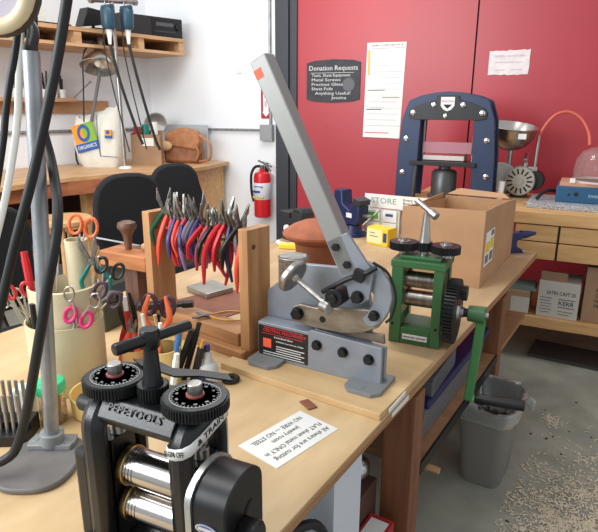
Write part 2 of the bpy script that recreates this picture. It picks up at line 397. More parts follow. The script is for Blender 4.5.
br = mb().prism([(-.05, .302), (-.056, .292), (-.05, .278), (.05, .278), (.05, .3195), (-.035, .3195)], -.078, .076, 'yz').build('top_bridge', black, MI, bevel=.002, smooth=False)
mb().text('PEPETOOLS', .019, Matrix.Translation((-.004, -.0462, .3105)) @ Matrix.Rotation(rad(55), 4, 'X'), ext=.0012, width=.11).build('lettering', M('cast_letters', (46, 48, 51), .35, .2), br, smooth=False)
for z in (.168, .092):
    r = mb().lathe([(0, 0), (.034, 0), (.034, .012)]+[q for k in range(4) for q in ((.0325, .0125+.007*k), (.0325, .0145+.007*k), (.034, .015+.007*k), (.034, .019+.007*k))]+[(.034, .159), (0, .159)], (-.0695, 0, z), (1, 0, 0), n=40)
    r.build('roller', M('mirror_steel', (190, 186, 182), .17, 1), MI)
    mb().cyl((-.0698, 0, z), (-.056, 0, z), .037).build('roller_collar', brass, MI, bevel=.002)
for x in (-.088, .092):
    mb().cyl((x, 0, .2305), (x, 0, .275), .009).cyl((x, 0, .2305), (x, 0, .25), .014, n=20).cyl((x, 0, .256), (x, 0, .264), .012).build('spring_bolt', steelr, MI, bevel=.001)
for x in (-.083, .086):
    g = mb().gear((x, 0, .323), .056, .018, 64, depth=.05).build('dial_gear', blackp, MI, smooth=False)
    mb().lathe([(.052, 0), (.052, .003), (.02, .003), (.02, 0)], (x, 0, .341)).build('dial_face', M('dial_dark', (44, 45, 47), .4, .3), g)
    ds = mb()
    for k in range(40):
        a = 2*PI*k/40; l = .006 if k % 4 == 0 else .0035
        ds.box((x+math.cos(a)*(.0405-l/2), math.sin(a)*(.0405-l/2), .3443), (l, .0010, .0006), (0, 0, a))
    for k in range(10):
        a = 2*PI*k/10+.3
        ds.text(str(k*10), .0062, TOP(x+.031*math.cos(a), .031*math.sin(a), .3442, a-PI/2), ext=.0002)
    ds.lathe([(.0422, 0), (.0422, .0006), (.0414, .0006), (.0414, 0)], (x, 0, .344))
    ds.build('dial_marks', M('dial_white', (188, 188, 188), .6), g, smooth=False)
    mb().lathe([(.0152, 0), (.0152, .003), (.012, .003)], (x, 0, .344)).build('red_washer', M('red_washer', (150, 74, 64), .5), g)
    mb().cyl((x, 0, .343), (x, 0, .366), .0125).build('stud', steelr, MI, bevel=.0015)
mb().gear((0, 0, .320), .0265, .026, 30, depth=.1).build('pinion_gear', blackp, MI, smooth=False)
mb().lathe([(.018, .0), (.018, .004), (.015, .012), (.0115, .078), (.0115, .09)], (0, 0, .345)).build('spindle', blacksat, MI)
mb().lathe([(0, 0), (.015, 0), (.017, .003), (.017, .029), (.015, .033), (0, .033)], (.0, 0, .412)).build('handle_hub', blacksat, MI)
a_ = rad(80-7.5); hx, hy = math.cos(a_), math.sin(a_)
mb().lathe([(0, 0), (.009, .001), (.0105, .004), (.0105, .06), (.0092, .07), (.0092, .09), (.0098, .14), (.0092, .146), (0, .147)], (-.066*hx, -.066*hy, .428), (hx, hy, 0.0)).build('tee_bar', blacksat, MI)
gp = [(.022, .03), (.06, .05), (.12, .06), (.1, .078), (.05, .07), (.0, .055), (-.05, .07), (-.09, .055), (-.06, .04)]
mb().prism(gp, .347, .350, 'xy').build('gear_guard', blackp, MI, smooth=False)
mb().bx(-.150, -.1165, -.052, .052, .022, .206).build('side_cover', blackp, MI, bevel=.008, smooth=False)
mb().lathe([(0, 0), (.013, .002), (.018, .01), (.018, .07), (.012, .075), (0, .075)], (-.208, .03, .25), (1, .02, -.08)).build('grip', rubber, MI)
def dprof(y0, y1, zt, drop=.055):
    c = (y0+y1)/2; r = (y1-y0)/2
    return [(y0, .02), (y0, zt-drop)]+[(c-r*math.cos(rad(t)), zt-drop+drop*math.sin(rad(t))) for t in range(15, 180, 15)]+[(y1, zt-drop), (y1, .02)]
mb().prism(dprof(-.110, .012, .268, .04), .1365, .147, 'yz').build('flange', M('cast_aluminium', (196, 196, 194), .35, .9), MI)
gb = mb().prism(dprof(-.106, .008, .264, .04), .147, .205, 'yz').build('gear_housing', blackp, MI, bevel=.003)
mb().cyl((.2048, -.035, .19), (.2065, -.035, .19), .016).cyl((.2064, -.035, .19), (.207, -.035, .19), .012).build('plug', blacksat, gb)
mb().lathe([(0, 0), (.021, 0), (.024, .004), (.024, .028), (.02, .032), (0, .032)], (.205, -.062, .17), (1, 0, 0)).build('crank_hub', blackp, MI)
ov = mb().lathe([(0, 0), (.019, 0), (.019, .0012), (0, .0012)], (.172, -.1062, .195), (0, -1, 0), sc=(1, .42)).build('oval_badge', M('badge_blue', (70, 82, 150), .3), gb)
mb().lathe([(.0165, 0), (.019, 0), (.019, .0018), (.0165, .0018), (.0165, 0)], (.172, -.1065, .195), (0, -1, 0), sc=(1, .42)).bx(.158, .186, -.1085, -.1075, .1925, .1975).build('badge_trim', M('badge_silver', (220, 220, 224), .3, .6), ov)
# tape round the right-hand frame
tp = [(.0665, -.045, .258), (.068, -.058, .259), (.078, -.0665, .261), (.092, -.0682, .264), (.104, -.065, .267), (.1122, -.054, .270), (.1132, -.03, .273), (.1132, .0, .277), (.1132, .03, .281), (.1125, .055, .284)]
T = mb(); T._add([p for q in tp for p in (q, (q[0], q[1], q[2]+.020))], [(2*i, 2*i+2, 2*i+3, 2*i+1) for i in range(len(tp)-1)])
tape = T.build('label_tape', white, MI, solid=.0012, smooth=True)
lt = mb().text('SIGN OFF', .0142, FRONT(.0915, -.0695, .2755, rad(11)), width=.038)
lt.build('lettering', ink, tape, smooth=False)
mb().text('& TRAIN', .0155, SIDE(.1145, .0, .287, rad(8)), width=.075).build('lettering', ink, tape, smooth=False)

# ------------------------------------------------------------------ green rolling mill
G = thing('rolling_mill', 'green hand-cranked rolling mill standing at the bench edge beside the cardboard box', 'rolling mill', (-.7206, 1.7265, BZ+.0006), rad(7.3))
fr = mb().bx(0, .04, 0, .03, 0, .275).bx(.143, .176, 0, .03, 0, .275).bx(0, .04, .112, .147, 0, .275).bx(.143, .176, .112, .147, 0, .275)
fr.bx(0, .04, .03, .112, 0, .065).bx(.143, .176, .03, .112, 0, .065)
fr.build('side_frame', green, G, bevel=.003, smooth=False)
mb().bx(.0405, .1425, .002, .145, 0, .06).build('base_block', green, G, bevel=.003, smooth=False)
mb().bx(-.003, .181, -.004, .151, .2755, .30).build('top_plate', green, G, bevel=.003, smooth=False)
mb().bx(.02, .16, .02, .13, .3005, .312).build('top_boss', green, G, bevel=.003, smooth=False)
for x in (.012, .162): mb().cyl((x, -.001, .07), (x, .001, .07), .005).build('screw', bolt, G)
for x in (.0, .042): pass
mb().bx(.004, .036, .031, .111, .1, .26).build('bearing_block', blacksat, G, smooth=False); mb().bx(.147, .172, .031, .111, .1, .26).build('bearing_block', blacksat, G, smooth=False)
for z in (.222, .155):
    mb().lathe([(0, 0), (.029, 0), (.029, .10), (0, .10)], (.0415, .055, z), (1, 0, 0), n=36).build('roller', M('knurled_steel', (168, 160, 150), .34, 1, var=.25, scale=(90, 10, 10)), G)
tray = mb().prism([(.044, .062), (.139, .062), (.125, .1), (.056, .1)], .0385, .0395).build('drip_tray', M('dull_sheet', (150, 160, 148), .5, .4), G, smooth=False)
pln = mb().bx(.05, .135, -.0035, -.002+.002, .02, .038).build('name_plate', white, G, smooth=False)
mb().text('ROLLING MILL - KEEP OILED', .008, FRONT(.0925, -.0042, .029), width=.076).build('lettering', ink, pln, smooth=False)
for x in (.022, .165):
    gg = mb().gear((x, .06, .326), .049, .026, 40, depth=.06).build('dial_gear', blackp, G, smooth=False)
    mb().lathe([(.022, .0), (.022, .003), (.01, .004), (.01, .012), (0, .012)], (x, .06, .352)).build('dial_nut', steelr, gg)
    mb().cyl((x, .06, .31), (x, .06, .328), .014).build('screw_post', steelr, G)
mb().gear((.0935, .06, .326), .026, .03, 24, depth=.1).build('pinion_gear', blackp, G, smooth=False)
mb().cyl((.0935, .06, .31), (.0935, .06, .328), .014).lathe([(.020, 0), (.017, .02), (.011, .085), (.010, .1)], (.0935, .06, .355)).build('spindle', steelr, G)
mb().cyl((.055, .075, .492), (.128, .035, .452), .0095).cyl((.110, .045, .462), (.132, .033, .45), .0135).build('tee_bar', steelr, G, bevel=.001)
mb().gear((.188, .055, .128), .112, .034, 56, axis=(1, 0, 0), depth=.06).build('drive_gear', blackp, G, smooth=False)
mb().lathe([(0, 0), (.03, 0), (.026, .008), (.018, .01), (.018, .02), (0, .02)], (.222, .055, .128), (1, 0, 0)).build('gear_nut', steelr, G)
mb().cyl((.205, .055, .128), (.306, .055, .128), .015).gear((.226, .075, .19), .026, .02, 18, axis=(1, 0, 0), depth=.1).build('drive_shaft', blacksat, G)
mb().cyl((.256, .055, .128), (.312, .055, .128), .027, .03).build('crank_hub', green, G, bevel=.003)
mb().cyl((.312, .055, .128), (.322, .055, .128), .011).build('hub_bolt', steelr, G)
mb().box((.292, .055, -.035), (.030, .030, .31), (0, rad(3.5), 0)).build('crank_arm', M('bright_green_paint', (64, 128, 70), .4, coat=.2), G, bevel=.004, smooth=False)
mb().cyl((.27, .055, -.178), (.312, .055, -.182), .014).build('handle_stub', M('light_green_boss', (110, 176, 110), .5), G)
mb().lathe([(0, 0), (.016, .001), (.018, .006), (.0175, .07), (.019, .14), (.018, .162), (0, .166)], (.304, .055, -.181), (1, 0, .06)).build('crank_handle', blackp, G)

# ------------------------------------------------------------------ lamp pole with magnifier, cables
LP = thing('magnifier_lamp', 'galvanised pipe lamp stand with a cream magnifier ring at top left', 'lamp', (-1.13, .683, BZ), rad(32.4))
pt = [(.12*math.cos(2*PI*i/28)*1.05-.0, .088*math.sin(2*PI*i/28)-.01) for i in range(28)]
mb().prism([( .085*math.copysign(abs(math.cos(2*PI*i/36))**.75, math.cos(2*PI*i/36)), -.06+.105*math.copysign(abs(math.sin(2*PI*i/36))**.75, math.sin(2*PI*i/36))) for i in range(36)], 0, .014, 'xy').build('foot_plate', castgrey, LP, bevel=.004)
mb().prism([(-.05, -.022), (.05, -.022), (.055, .0), (.05, .03), (-.05, .03), (-.055, 0)], .0145, .026, 'xy').cyl((0, 0, .02), (.003, 0, .05), .027).cyl((-.04, .004, .0255), (-.04, .004, .0275), .007).build('pipe_flange', M('grey_flange', (150, 154, 154), .5, .4), LP, bevel=.002)
mb().cyl((0, 0, .02), (.060, 0, .90), .0168).build('pole', galv, LP)
R0 = Vector((.012, -.05, 1.022)); an = Vector((.12, -.96, .2)).normalized()
mb().tube([R0+an.orthogonal().normalized()*0+Vector(v) for v in [(0.078*math.cos(t*2*PI/30), -.02*math.sin(t*2*PI/30), .082*math.sin(t*2*PI/30)) for t in range(30)]], .0145, 10, closed=True, smooth=False).build('lamp_ring', M('cream_enamel', (232, 214, 178), .4), LP)
mb().tube([R0+Vector((0.085*math.cos(t*2*PI/30), .016-.02*math.sin(t*2*PI/30), .089*math.sin(t*2*PI/30))) for t in range(30)], .012, 8, closed=True, smooth=False).build('lamp_rim', M('dark_rim', (70, 62, 54), .5), LP)
mb()._add([R0+Vector((.068*math.cos(t*2*PI/30), -.004-.02*math.sin(t*2*PI/30), .072*math.sin(t*2*PI/30))) for t in range(30)], [tuple(range(30))]).build('lens', M('pale_lens', (214, 206, 222), .08, spec=.8), LP, smooth=False)
mb().tube([(.056, 0, .895), (.055, .03, .94), (.03, .04, .97), (.012, .0, .985)], .012).build('swivel_arm', blackp, LP)
def P324(lx, lz, dep=0.):
    c, s = math.cos(rad(32.4)), math.sin(rad(32.4)); return (-1.05+lx*c-dep*s, .60+lx*s+dep*c, lz)
one(mb().tube([P324(.19, 1.87), P324(.16, 1.754), P324(.132, 1.656), P324(.098, 1.552), P324(.06, 1.442), P324(.011, 1.315), P324(-.037, 1.18), P324(-.1, 1.0)], .0095, 12),
    'cable', rubber, 'thick black cable crossing diagonally in front of the upper part of the pipe stand', 'cable')
one(mb().tube([P324(0.010, 1.80, 0.210), P324(0.0, 1.669, 0.200), P324(0.003, 1.588, 0.190), P324(0.013, 1.526, 0.178), P324(0.031, 1.469, 0.158), P324(0.055, 1.421, 0.112), P324(0.079, 1.379, 0.055), P324(0.088, 1.325, 0.010), P324(.063, 1.223), P324(.034, 1.115), P324(-.028, .905), P324(-.075, .835, -.01), P324(-.2, .815, -.03)], .0105, 12),
    'cable', rubber, 'thick black cable curving around the pipe stand down to the bench corner', 'cable')
def P325(lx, lz, dep=0.):
    c, s = math.cos(rad(32.4)), math.sin(rad(32.4)); return (-1.13+lx*c-dep*s, .683+lx*s+dep*c, lz)
one(mb().tube([P325(0.014, 1.748, 0.060), P325(0.007, 1.710, 0.060), P325(-0.005, 1.667, 0.060), P325(-0.019, 1.624, 0.060), P325(-0.035, 1.567, 0.060), P325(-0.055, 1.484, 0.060), P325(-0.102, 1.341, 0.060), P325(-.2, 1.15, .06)], .0075, 10),
    'cord', rubber, 'short black cord hanging below the magnifier ring, left of the white strap', 'cord')
one(mb().tube([P325(0.002, 1.753, 0.100), P325(-0.007, 1.700, 0.100), P325(-0.020, 1.619, 0.100), P325(-0.035, 1.535, 0.100), P325(-0.066, 1.425, 0.100), P325(-0.100, 1.326, 0.100), P325(-0.148, 1.201, 0.100)], .008, 8, flat=.6),
    'strap', white, 'white strap hanging between the pipe stand and the black cord', 'strap')

# ------------------------------------------------------------------ tool caddy tub and its contents
BC = Vector((-1.392, .928, BZ))
TUB = thing('tool_tub', 'cream tiered plastic tub full of scissors and hand tools', 'tub', BC)
mb().lathe([(0, .0), (.102, 0), (.105, .004), (.107, .206), (.103, .206), (.100, .008), (0, .008)]).build('outer_tub', cream, TUB)
mb().lathe([(0, .009), (.092, .009), (.097, .305), (.092, .308), (.088, .02), (0, .02)], (.002, .008, 0)).build('inner_tub', cream, TUB)
mb().lathe([(0, .021), (.03, .021), (.032, .43), (.028, .43), (.026, .03), (0, .03)], (.018, .052, 0)).build('center_tube', cream, TUB)

def scissors(label, loc, rot, ringm, L=.16, R=.018, group='scissors standing in the tool tub', open_=.16, shank=steelr, rr=.0035):
    t = thing('scissors', label, 'scissors', loc, group=group, rot=rot)
    for s in (-1, 1):
        mb().tube([(0, .002*s, 0), (s*open_*.018, .002*s, .03), (s*open_*.09, .002*s, L*.55)], [.004, .0035, .003], 6).prism([(-.004*s, 0), (.005*s, 0), (-.001*s, -L*.55)], .002*s-.0012, .002*s+.0012).build('blade', shank, t)
        c = (s*(open_*.09+R*.75), .002*s, L*.55+R*1.1)
        mb().ring(c, R, rr, (0, 1, 0), 22, 7, (.8, 1.25)).build('finger_ring', ringm, t)
    mb().cyl((0, -.006, 0), (0, .006, 0), .004).build('screw', steelr, t)
    return t
def pliers(label, loc, rot, hm, hm2=None, jaw=.06, hl=.13, spread=.03, group=None, thick=.0065, nose=.4, opening=.1, name='pliers', cat='pliers', bulge=.9):
    t = thing(name, label, cat, loc, group=group, rot=rot)
    j = mb()
    for s in (-1, 1):
        o = opening*jaw*s
        j.prism([(-.009*s+0, -.012), (.010*s, -.006), (.011*s, .012), (.0075*s+o, jaw*.55), (.002*s*nose+o*1.2+.0008*s, jaw), (o*1.2, jaw), (.001*s, .012)], -.0045 if s < 0 else -.0035, .0035 if s < 0 else .0045)
    j.cyl((0, -.006, 0), (0, .006, 0), .0085)
    j.build('jaws', jawsteel, t, bevel=.0008)
    for s, m_ in ((-1, hm), (1, hm2 or hm)):
        mb().tube([(s*.006, 0, -.008), (s*(spread*.62), 0, -.03-hl*.1), (s*spread*bulge, 0, -.03-hl*.45), (s*spread*.8, 0, -.03-hl)], [thick*.75, thick, thick*1.05, thick*1.0, thick*.95, thick*.5], 10, flat=.85).build('handle', m_, t)
    return t
SS = 'scissors standing in the tool tub'
scissors('orange-handled scissors standing in the centre tube of the cream tub', BC+Vector((.018, .052, .365)), (0, rad(14), rad(30)), orange, .15, .022, SS, .06, rr=.0048)
scissors('silver scissors in the front of the tub rim, with open round loops', BC+Vector((.095, -.03, .20)), (rad(4), rad(16), rad(30)), steelr, .15, .017, SS, .25, rr=.0026)
scissors('pink-handled scissors between the tub walls', BC+Vector((.088, -.045, .185)), (rad(-6), rad(24), rad(35)), pink, .07, .017, SS, .1, rr=.0065)
scissors('red-handled scissors at the left side of the tub behind the pipe stand', BC+Vector((-.052, -.078, .215)), (rad(6), rad(-8), rad(40)), redp, .13, .016, SS, .1, rr=.005)
scissors('silver embroidery scissors leaning out of the tub far left', BC+Vector((-.085, -.058, .205)), (rad(0), rad(-32), rad(45)), steelr, .11, .013, SS, .15, rr=.003)
scissors('black-handled scissors behind the teal pliers in the tub', BC+Vector((.09, .055, .27)), (rad(-4), rad(24), rad(35)), blackp, .13, .018, SS, .12, rr=.005)
scissors('dark purple-handled scissors at the right rim of the tub', BC+Vector((.101, .02, .215)), (rad(-5), rad(34), rad(20)), M('plum_plastic', (70, 46, 62), .4), .12, .02, SS, .1, rr=.0055)
pliers('teal-handled pliers upside down across the inner tub rim', BC+Vector((.075, .055, .372)), (0, rad(-6), rad(35)), teal, jaw=.075, hl=.06, spread=.045, opening=.25)
def stick(name, label, cat, p, q, r, mat, tip=None, tipm=None, grp=None):
    t = thing(name, label, cat, p, group=grp)
    d = Vector(q)-Vector(p); L = d.length; u = d.normalized()
    mb().cyl((0, 0, 0), u*(L*.82), r, n=8).build('barrel', mat, t)
    mb().cyl(u*(L*.82), u*L, r*(tip or 1), n=8).build('end', tipm or mat, t)
    return t
stick('tweezers', 'long steel tweezers leaning against the centre tube', 'tweezers', BC+Vector((.0, -.02, .25)), BC+Vector((.0, .01, .43)), .0028, steelr)
stick('file', 'grey steel file leaning out at the left side of the tub', 'file', BC+Vector((-.07, -.07, .17)), BC+Vector((-.135, -.10, .33)), .006, steelr, .8, blackp)
stick('screwdriver', 'red and black screwdriver left of the centre tube', 'screwdriver', BC+Vector((-.055, -.025, .30)), BC+Vector((-.05, -.03, .42)), .009, redp, 1, blackp)
stick('knife', 'black-handled hobby knife in the front of the tub beside the pipe', 'knife', BC+Vector((-.0, -.092, .185)), BC+Vector((.0, -.092, .275)), .008, blackp)
stick('file', 'steel file standing at the back of the tub beside the orange scissors', 'file', BC+Vector((.06, .06, .25)), BC+Vector((.10, .06, .39)), .0035, steelr)
stick('screwdriver', 'fat red-gripped screwdriver beside the pipe at the back left of the tub', 'screwdriver', BC+Vector((-.065, -.05, .29)), BC+Vector((-.085, -.045, .40)), .011, redp, .9, redp)

# jar, round tray, drill rack at the left
JR = thing('jar', 'small clear jar of wooden sticks with a mint green lid beside the pipe', 'jar', (-1.245, .765, BZ))
mb().lathe([(0, 0), (.034, 0), (.036, .004), (.036, .088), (.034, .09)], n=28).build('body', film, JR)
mb().lathe([(0, .088), (.038, .088), (.039, .092), (.039, .112), (.036, .116), (.028, .118), (0, .118)], n=28).build('lid', mint, JR)
st = mb()
for k in range(22):
    a = random.random()*6.28; r = .025*math.sqrt(random.random()); st.cyl((r*math.cos(a), r*math.sin(a), .002), (r*math.cos(a+.3), r*math.sin(a+.3), .07+random.random()*.012), .002, n=5)
st.build('sticks', pine, JR)
one(mb().lathe([(0, 0), (.082, 0), (.088, .004), (.092, .055), (.087, .055), (.083, .008), (0, .008)]), 'round_tray', creamy, 'yellowish round plastic tray behind the black rolling mill', 'tray', loc=(-1.183, .885, BZ))
RK = thing('drill_rack', 'black rack of upright steel burs at the left edge of the bench', 'rack', (-1.275, .655, BZ), rad(35))
mb().bx(-.06, .065, -.045, .045, 0, .028).bx(-.06, .065, -.005, .045, .028, .045).build('base', blackp, RK, bevel=.002, smooth=False)
for i in range(7):
    for j in range(2): mb().cyl((-.05+.016*i, -.02+.04*j, .028), (-.05+.016*i, -.02+.04*j, .125+.02*((i*3+j) % 3)), .0045, n=10).build('bur_shank', steelr, RK)
one(mb().prism([(-.03, 0), (.03, 0), (.03, .05), (.02, .085), (-.02, .085), (-.03, .05)], -.02, .02), 'bottle', white, 'small white plastic bottle behind the drill rack and jar', 'bottle', loc=(-1.335, .745, BZ), rz=.6, bevel=.006)

# ------------------------------------------------------------------ plier rack
RC = Vector((-1.29, 1.412, BZ)); RZ = rad(-5.5)
RA = thing('plier_rack', 'wooden rack with two upright posts holding a row of pliers', 'rack', RC, RZ)
mb().bx(-.262, .25, -.075, .085, 0, .03).build('base_plank', woodx, RA, bevel=.003, smooth=False)
mb().bx(-.235, .205, -.045, .045, .0305, .075).build('base_rail', woodx, RA, bevel=.003, smooth=False)
for x in (-.233, .243):
    ps = mb().bx(x-.0125-.007, x+.0125+.007, -.053, .053, .0305, .432).build('post', wood, RA, bevel=.002, smooth=False)
    mb().cyl((x+.0194, -.025, .375), (x+.0204, -.025, .375), .0085).build('knot', M('wood_knot', (92, 56, 34), .6), ps)
mb().cyl((-.2235, 0, .372), (.2235, 0, .372), .006).build('bar', steelr, RA)
PC = [(purple, dgreen, 'navy and dark green handled'), (orangered, orangered, 'long orange-red handled'), (redp, redp, 'slim bright red handled'), (purple, purple, 'purple-handled'), (orange, orangered, 'orange-handled'),
      (navyg, navyg, 'slim navy-handled'), (crimson, crimson, 'dull crimson-handled'), (lilac, lilac, 'lilac-handled'), (greyg, greyg, 'grey-handled, widely curved'), (navyg, purple, 'navy and purple handled'),
      (redp, redp, 'bright red short-handled'), (pink, crimson, 'pinkish red handled'), (blackp, blackp, 'black-handled'), (crimson, crimson, 'deep crimson-handled'), (redp, redp, 'long bright red handled'), (crimson, redp, 'crimson and red handled'),
      (navyg, navyg, 'dark navy-handled'), (navyg, greyg, 'navy and grey handled'), (greyg, blackp, 'charcoal-handled'), (orangered, orangered, 'long orange-red gripped')]
PW = ['at the left end of the rack', 'second from the left end of the rack', 'third from the left end of the rack', 'fourth from the left end of the rack', 'fifth from the left end', 'sixth from the left end',
      'seventh from the left end', 'hanging left of the rack middle', 'just left of the rack middle', 'in the middle of the rack', 'just right of the rack middle', 'ninth from the right end', 'eighth from the right end', 'seventh from the right end', 'sixth from the right end',
      'fifth from the right end', 'fourth from the right end', 'third from the right end', 'second from the right end', 'at the right end by the post']
rm = Matrix.Rotation(RZ, 4, 'Z')
for i, (h1, h2, ds_) in enumerate(PC):
    lx = -.192+.0207*i
    lp = RC+(rm @ Vector((lx, 0, .420)))
    hl = [.085, .16, .13, .12, .105, .11, .14, .13, .10, .12, .115, .12, .10, .14, .165, .13, .15, .12, .13, .165][i]
    hl = hl*random.uniform(.92, 1.12)
    pliers(f'{ds_} pliers {PW[i]}', lp+Vector((0, 0, random.uniform(-.008, .012))), (rad(random.uniform(-16, 16)), rad(random.uniform(-14, 10)), RZ+PI/2+rad(random.uniform(-34, 22))), h2, h1, jaw=random.choice((.045, .05, .055, .06, .075, .085)), hl=hl, spread=random.uniform(.043, .055), group='pliers hanging on the wooden rack', nose=random.uniform(.3, 1.2), opening=random.uniform(.05, .3), thick=.0105, bulge=1.0)

one(mb().bx(-.078, .078, -.07, .07, 0, .022), 'steel_block', M('ground_steel_block', (176, 172, 164), .4, .7, var=.1, scale=(8, 8, 8)), 'square steel bench block on the brown leather sheet', 'bench block', loc=(-1.605, 1.795, BZ+.0045), rz=rad(-14), bevel=.002, smooth=False)
one(mb().bx(-.15, .15, -.13, .13, 0, .004), 'leather_sheet', brownl, 'flat brown leather sheet on the bench behind the rack base', 'leather', loc=(-1.47, 1.72, BZ), rz=rad(-14), smooth=False)
one(mb().box((0, 0, .003), (.05, .028, .004), (0, 0, 0)), 'leather_scrap', brownl, 'small brown leather scrap beside the laminated notice', 'leather', loc=(-.725, 1.195, BZ-.001+.001), rz=rad(-28), smooth=False, bevel=.001)

# yellow-handled pliers lying on the rack base
pliers('steel pliers with yellow-brown grips lying on the rack base rail', RC+(rm @ Vector((.02, -.005, .0845))), (rad(90), rad(0), rad(-60)), M('ochre_grip', (198, 142, 62), .5), jaw=.05, hl=.10, spread=.05, thick=.005, opening=.45)
# black metal tool behind the tub
hg = thing('heat_torch', 'black hand torch lying behind the rolling mill handle at the left rack post', 'torch', (-1.485, 1.345, BZ+.075+.018), rad(35))
mb().cyl((-.10, 0, 0), (.06, 0, .004), .017).cyl((.06, 0, .004), (.13, 0, .008), .010).build('body', blackp, hg, bevel=.002)
mb().cyl((.11, 0, .007), (.15, 0, .009), .014).build('nozzle', blacksat, hg)

# bench-pin block with turned handle
BP = thing('wood_block', 'reddish wooden block raised on a post, left of the plier rack', 'block', (-1.70, 1.48, BZ), rad(4))
mb().bx(-.13, .11, -.07, .07, .186, .246).build('block', M('orange_wood', (190, 122, 72), .5, scale=(4, 30, 30), col2=(160, 98, 56)), BP, bevel=.005, smooth=False)
mb().bx(-.045, .025, -.03, .03, 0, .186).build('post', wooddark, BP, smooth=False)
mb().bx(.02, .12, .0, .06, .2465, .276).build('peg', pine, BP, bevel=.012)
one(mb().lathe([(0, 0), (.012, 0), (.015, .02), (.018, .055), (.026, .075), (.036, .085), (.038, .095), (.034, .108), (.018, .115), (0, .116)]), 'turned_handle', wooddark, 'dark turned wooden handle standing on the reddish block', 'handle', loc=(-1.735, 1.472, BZ+.2465))
tb = thing('tool_box', 'grey-green plastic tool case under the reddish wooden block', 'case', (-1.70, 1.28, BZ+.0005), rad(8))
mb().bx(-.08, .08, -.06, .05, 0, .10).build('body', M('grey_green_plastic', (70, 80, 72), .5), tb, bevel=.006, smooth=False)
mb().bx(-.08, .08, -.061, .051, .101, .125).build('lid', M('grey_green_lid', (82, 90, 84), .5), tb, bevel=.006, smooth=False)
mb().bx(-.02, .02, -.068, -.061, .085, .11).build('latch', blackp, tb, bevel=.001)
one(mb().cyl((0, 0, 0), (.40, -.0, .0), .0045).cyl((.40, 0, 0), (.412, 0, 0), .009), 'steel_rod', chrome, 'thin white steel rod lying across the reddish wooden block beside the turned handle', 'rod', loc=(-2.02, 1.51, BZ+.246+.009))

# ------------------------------------------------------------------ tools standing behind the mill
TC = Vector((-1.15, 1.07, BZ))
CUP = one(mb().lathe([(0, 0), (.052, 0), (.055, .12), (.05, .12), (.047, .008), (0, .008)], n=28), 'tool_cup', creamy, 'round yellowish cup holding pencils and pliers behind the mill handle', 'cup', loc=TC)
TD = Vector((-1.245, 1.03, BZ))
one(mb().lathe([(0, 0), (.042, 0), (.045, .1), (.041, .1), (.038, .008), (0, .008)], n=28), 'tool_cup', M('clear_tan_cup', (206, 170, 116), .4), 'tan cup holding nippers and a red marker right of the tub', 'cup', loc=(-1.255, 1.055, BZ))
TD = Vector((-1.255, 1.055, BZ))
stick('pencil', 'orange pencil leaning right in the cup behind the mill', 'pencil', TC+Vector((-.02, -.02, .02)), TC+Vector((-.035, -.035, .225)), .0055, orange, 1, white)
stick('marker', 'red marker with a white end in the tan cup', 'marker', TD+Vector((.0, .0, .02)), TD+Vector((-.01, -.012, .26)), .008, redp, .9, white)
pliers('big orange-handled pliers with handles up in the yellowish cup', TC+Vector((-.026, .004, .125)), (rad(180), rad(4), rad(30)), orange, jaw=.07, hl=.115, spread=.03, thick=.0105, bulge=1.25)
pliers('orange-handled end nippers with jaws up in the tan cup', TD+Vector((.022, -.02, .165)), (0, rad(8), rad(30)), orangered, jaw=.035, hl=.10, spread=.024, thick=.010, opening=.2, bulge=.9)
scissors('dark purple-handled shears with big loops between the two cups', Vector((-1.205, 1.10, BZ+.13)), (0, rad(8), rad(28)), M('plum_plastic', (52, 38, 46), .4), .13, .024, 'scissors standing in the tool cups', .1, rr=.0075)
pliers('black-gripped pliers with handles up in the tan cup', TD+Vector((-.012, .012, .115)), (rad(180), rad(-8), rad(40)), blackp, jaw=.07, hl=.12, spread=.022, thick=.009)
pliers('red-gripped pliers standing jaws up behind the tan cup', Vector((-1.315, 1.105, BZ+.17)), (0, rad(10), rad(30)), redp, jaw=.05, hl=.135, spread=.024, thick=.009, opening=.2)
stick('pencil', 'second orange pencil, standing at the right of the yellowish cup', 'pencil', TC+Vector((.01, -.03, .02)), TC+Vector((.03, -.03, .21)), .0055, orange, 1, white)
stick('brush', 'wide black-handled brush leaning between the blue marker and the glue bottle', 'brush', TC+Vector((.045, .035, .012)), TC+Vector((.085, .07, .19)), .009, blackp, .8, blackp)
stick('file', 'thin steel needle file in the yellowish cup', 'file', TC+Vector((.01, .0, .02)), TC+Vector((.0, -.02, .225)), .004, steelr, 1.3, pine)
stick('marker', 'green marker standing in the yellowish cup', 'marker', TC+Vector((.025, .02, .02)), TC+Vector((.04, .04, .19)), .008, M('lime_green', (120, 176, 60), .5), 1, M('lime_green', (120, 176, 60), .5))
stick('marker', 'blue capped marker in the yellowish cup', 'marker', TC+Vector((.036, -.005, .02)), TC+Vector((.066, .01, .20)), .008, M('sky_blue', (70, 120, 190), .5))
stick('screwdriver', 'black-handled screwdriver in the yellowish cup nearest the glue bottle', 'screwdriver', TC+Vector((.038, .01, .03)), TC+Vector((.072, .055, .17)), .011, blackp)
stick('marker', 'white marker leaning beside the glue bottle', 'marker', TC+Vector((.062, -.03, .005)), TC+Vector((.078, -.02, .125)), .010, white, .8, white)
stick('knife', 'black-gripped cutter leaning behind the white marker', 'knife', TC+Vector((.085, .03, .012)), TC+Vector((.115, .05, .15)), .011, blackp, .5, M('ochre_grip', (198, 142, 62), .5))
stick('brush', 'thin pine-handled brush in the tan cup', 'brush', TD+Vector((.015, .015, .02)), TD+Vector((.03, .03, .24)), .004, pine, 1, redp)
stick('screwdriver', 'navy-handled screwdriver between the two cups', 'screwdriver', TD+Vector((.05, .04, .005)), TD+Vector((.055, .05, .20)), .009, navyg, 1, blackp)
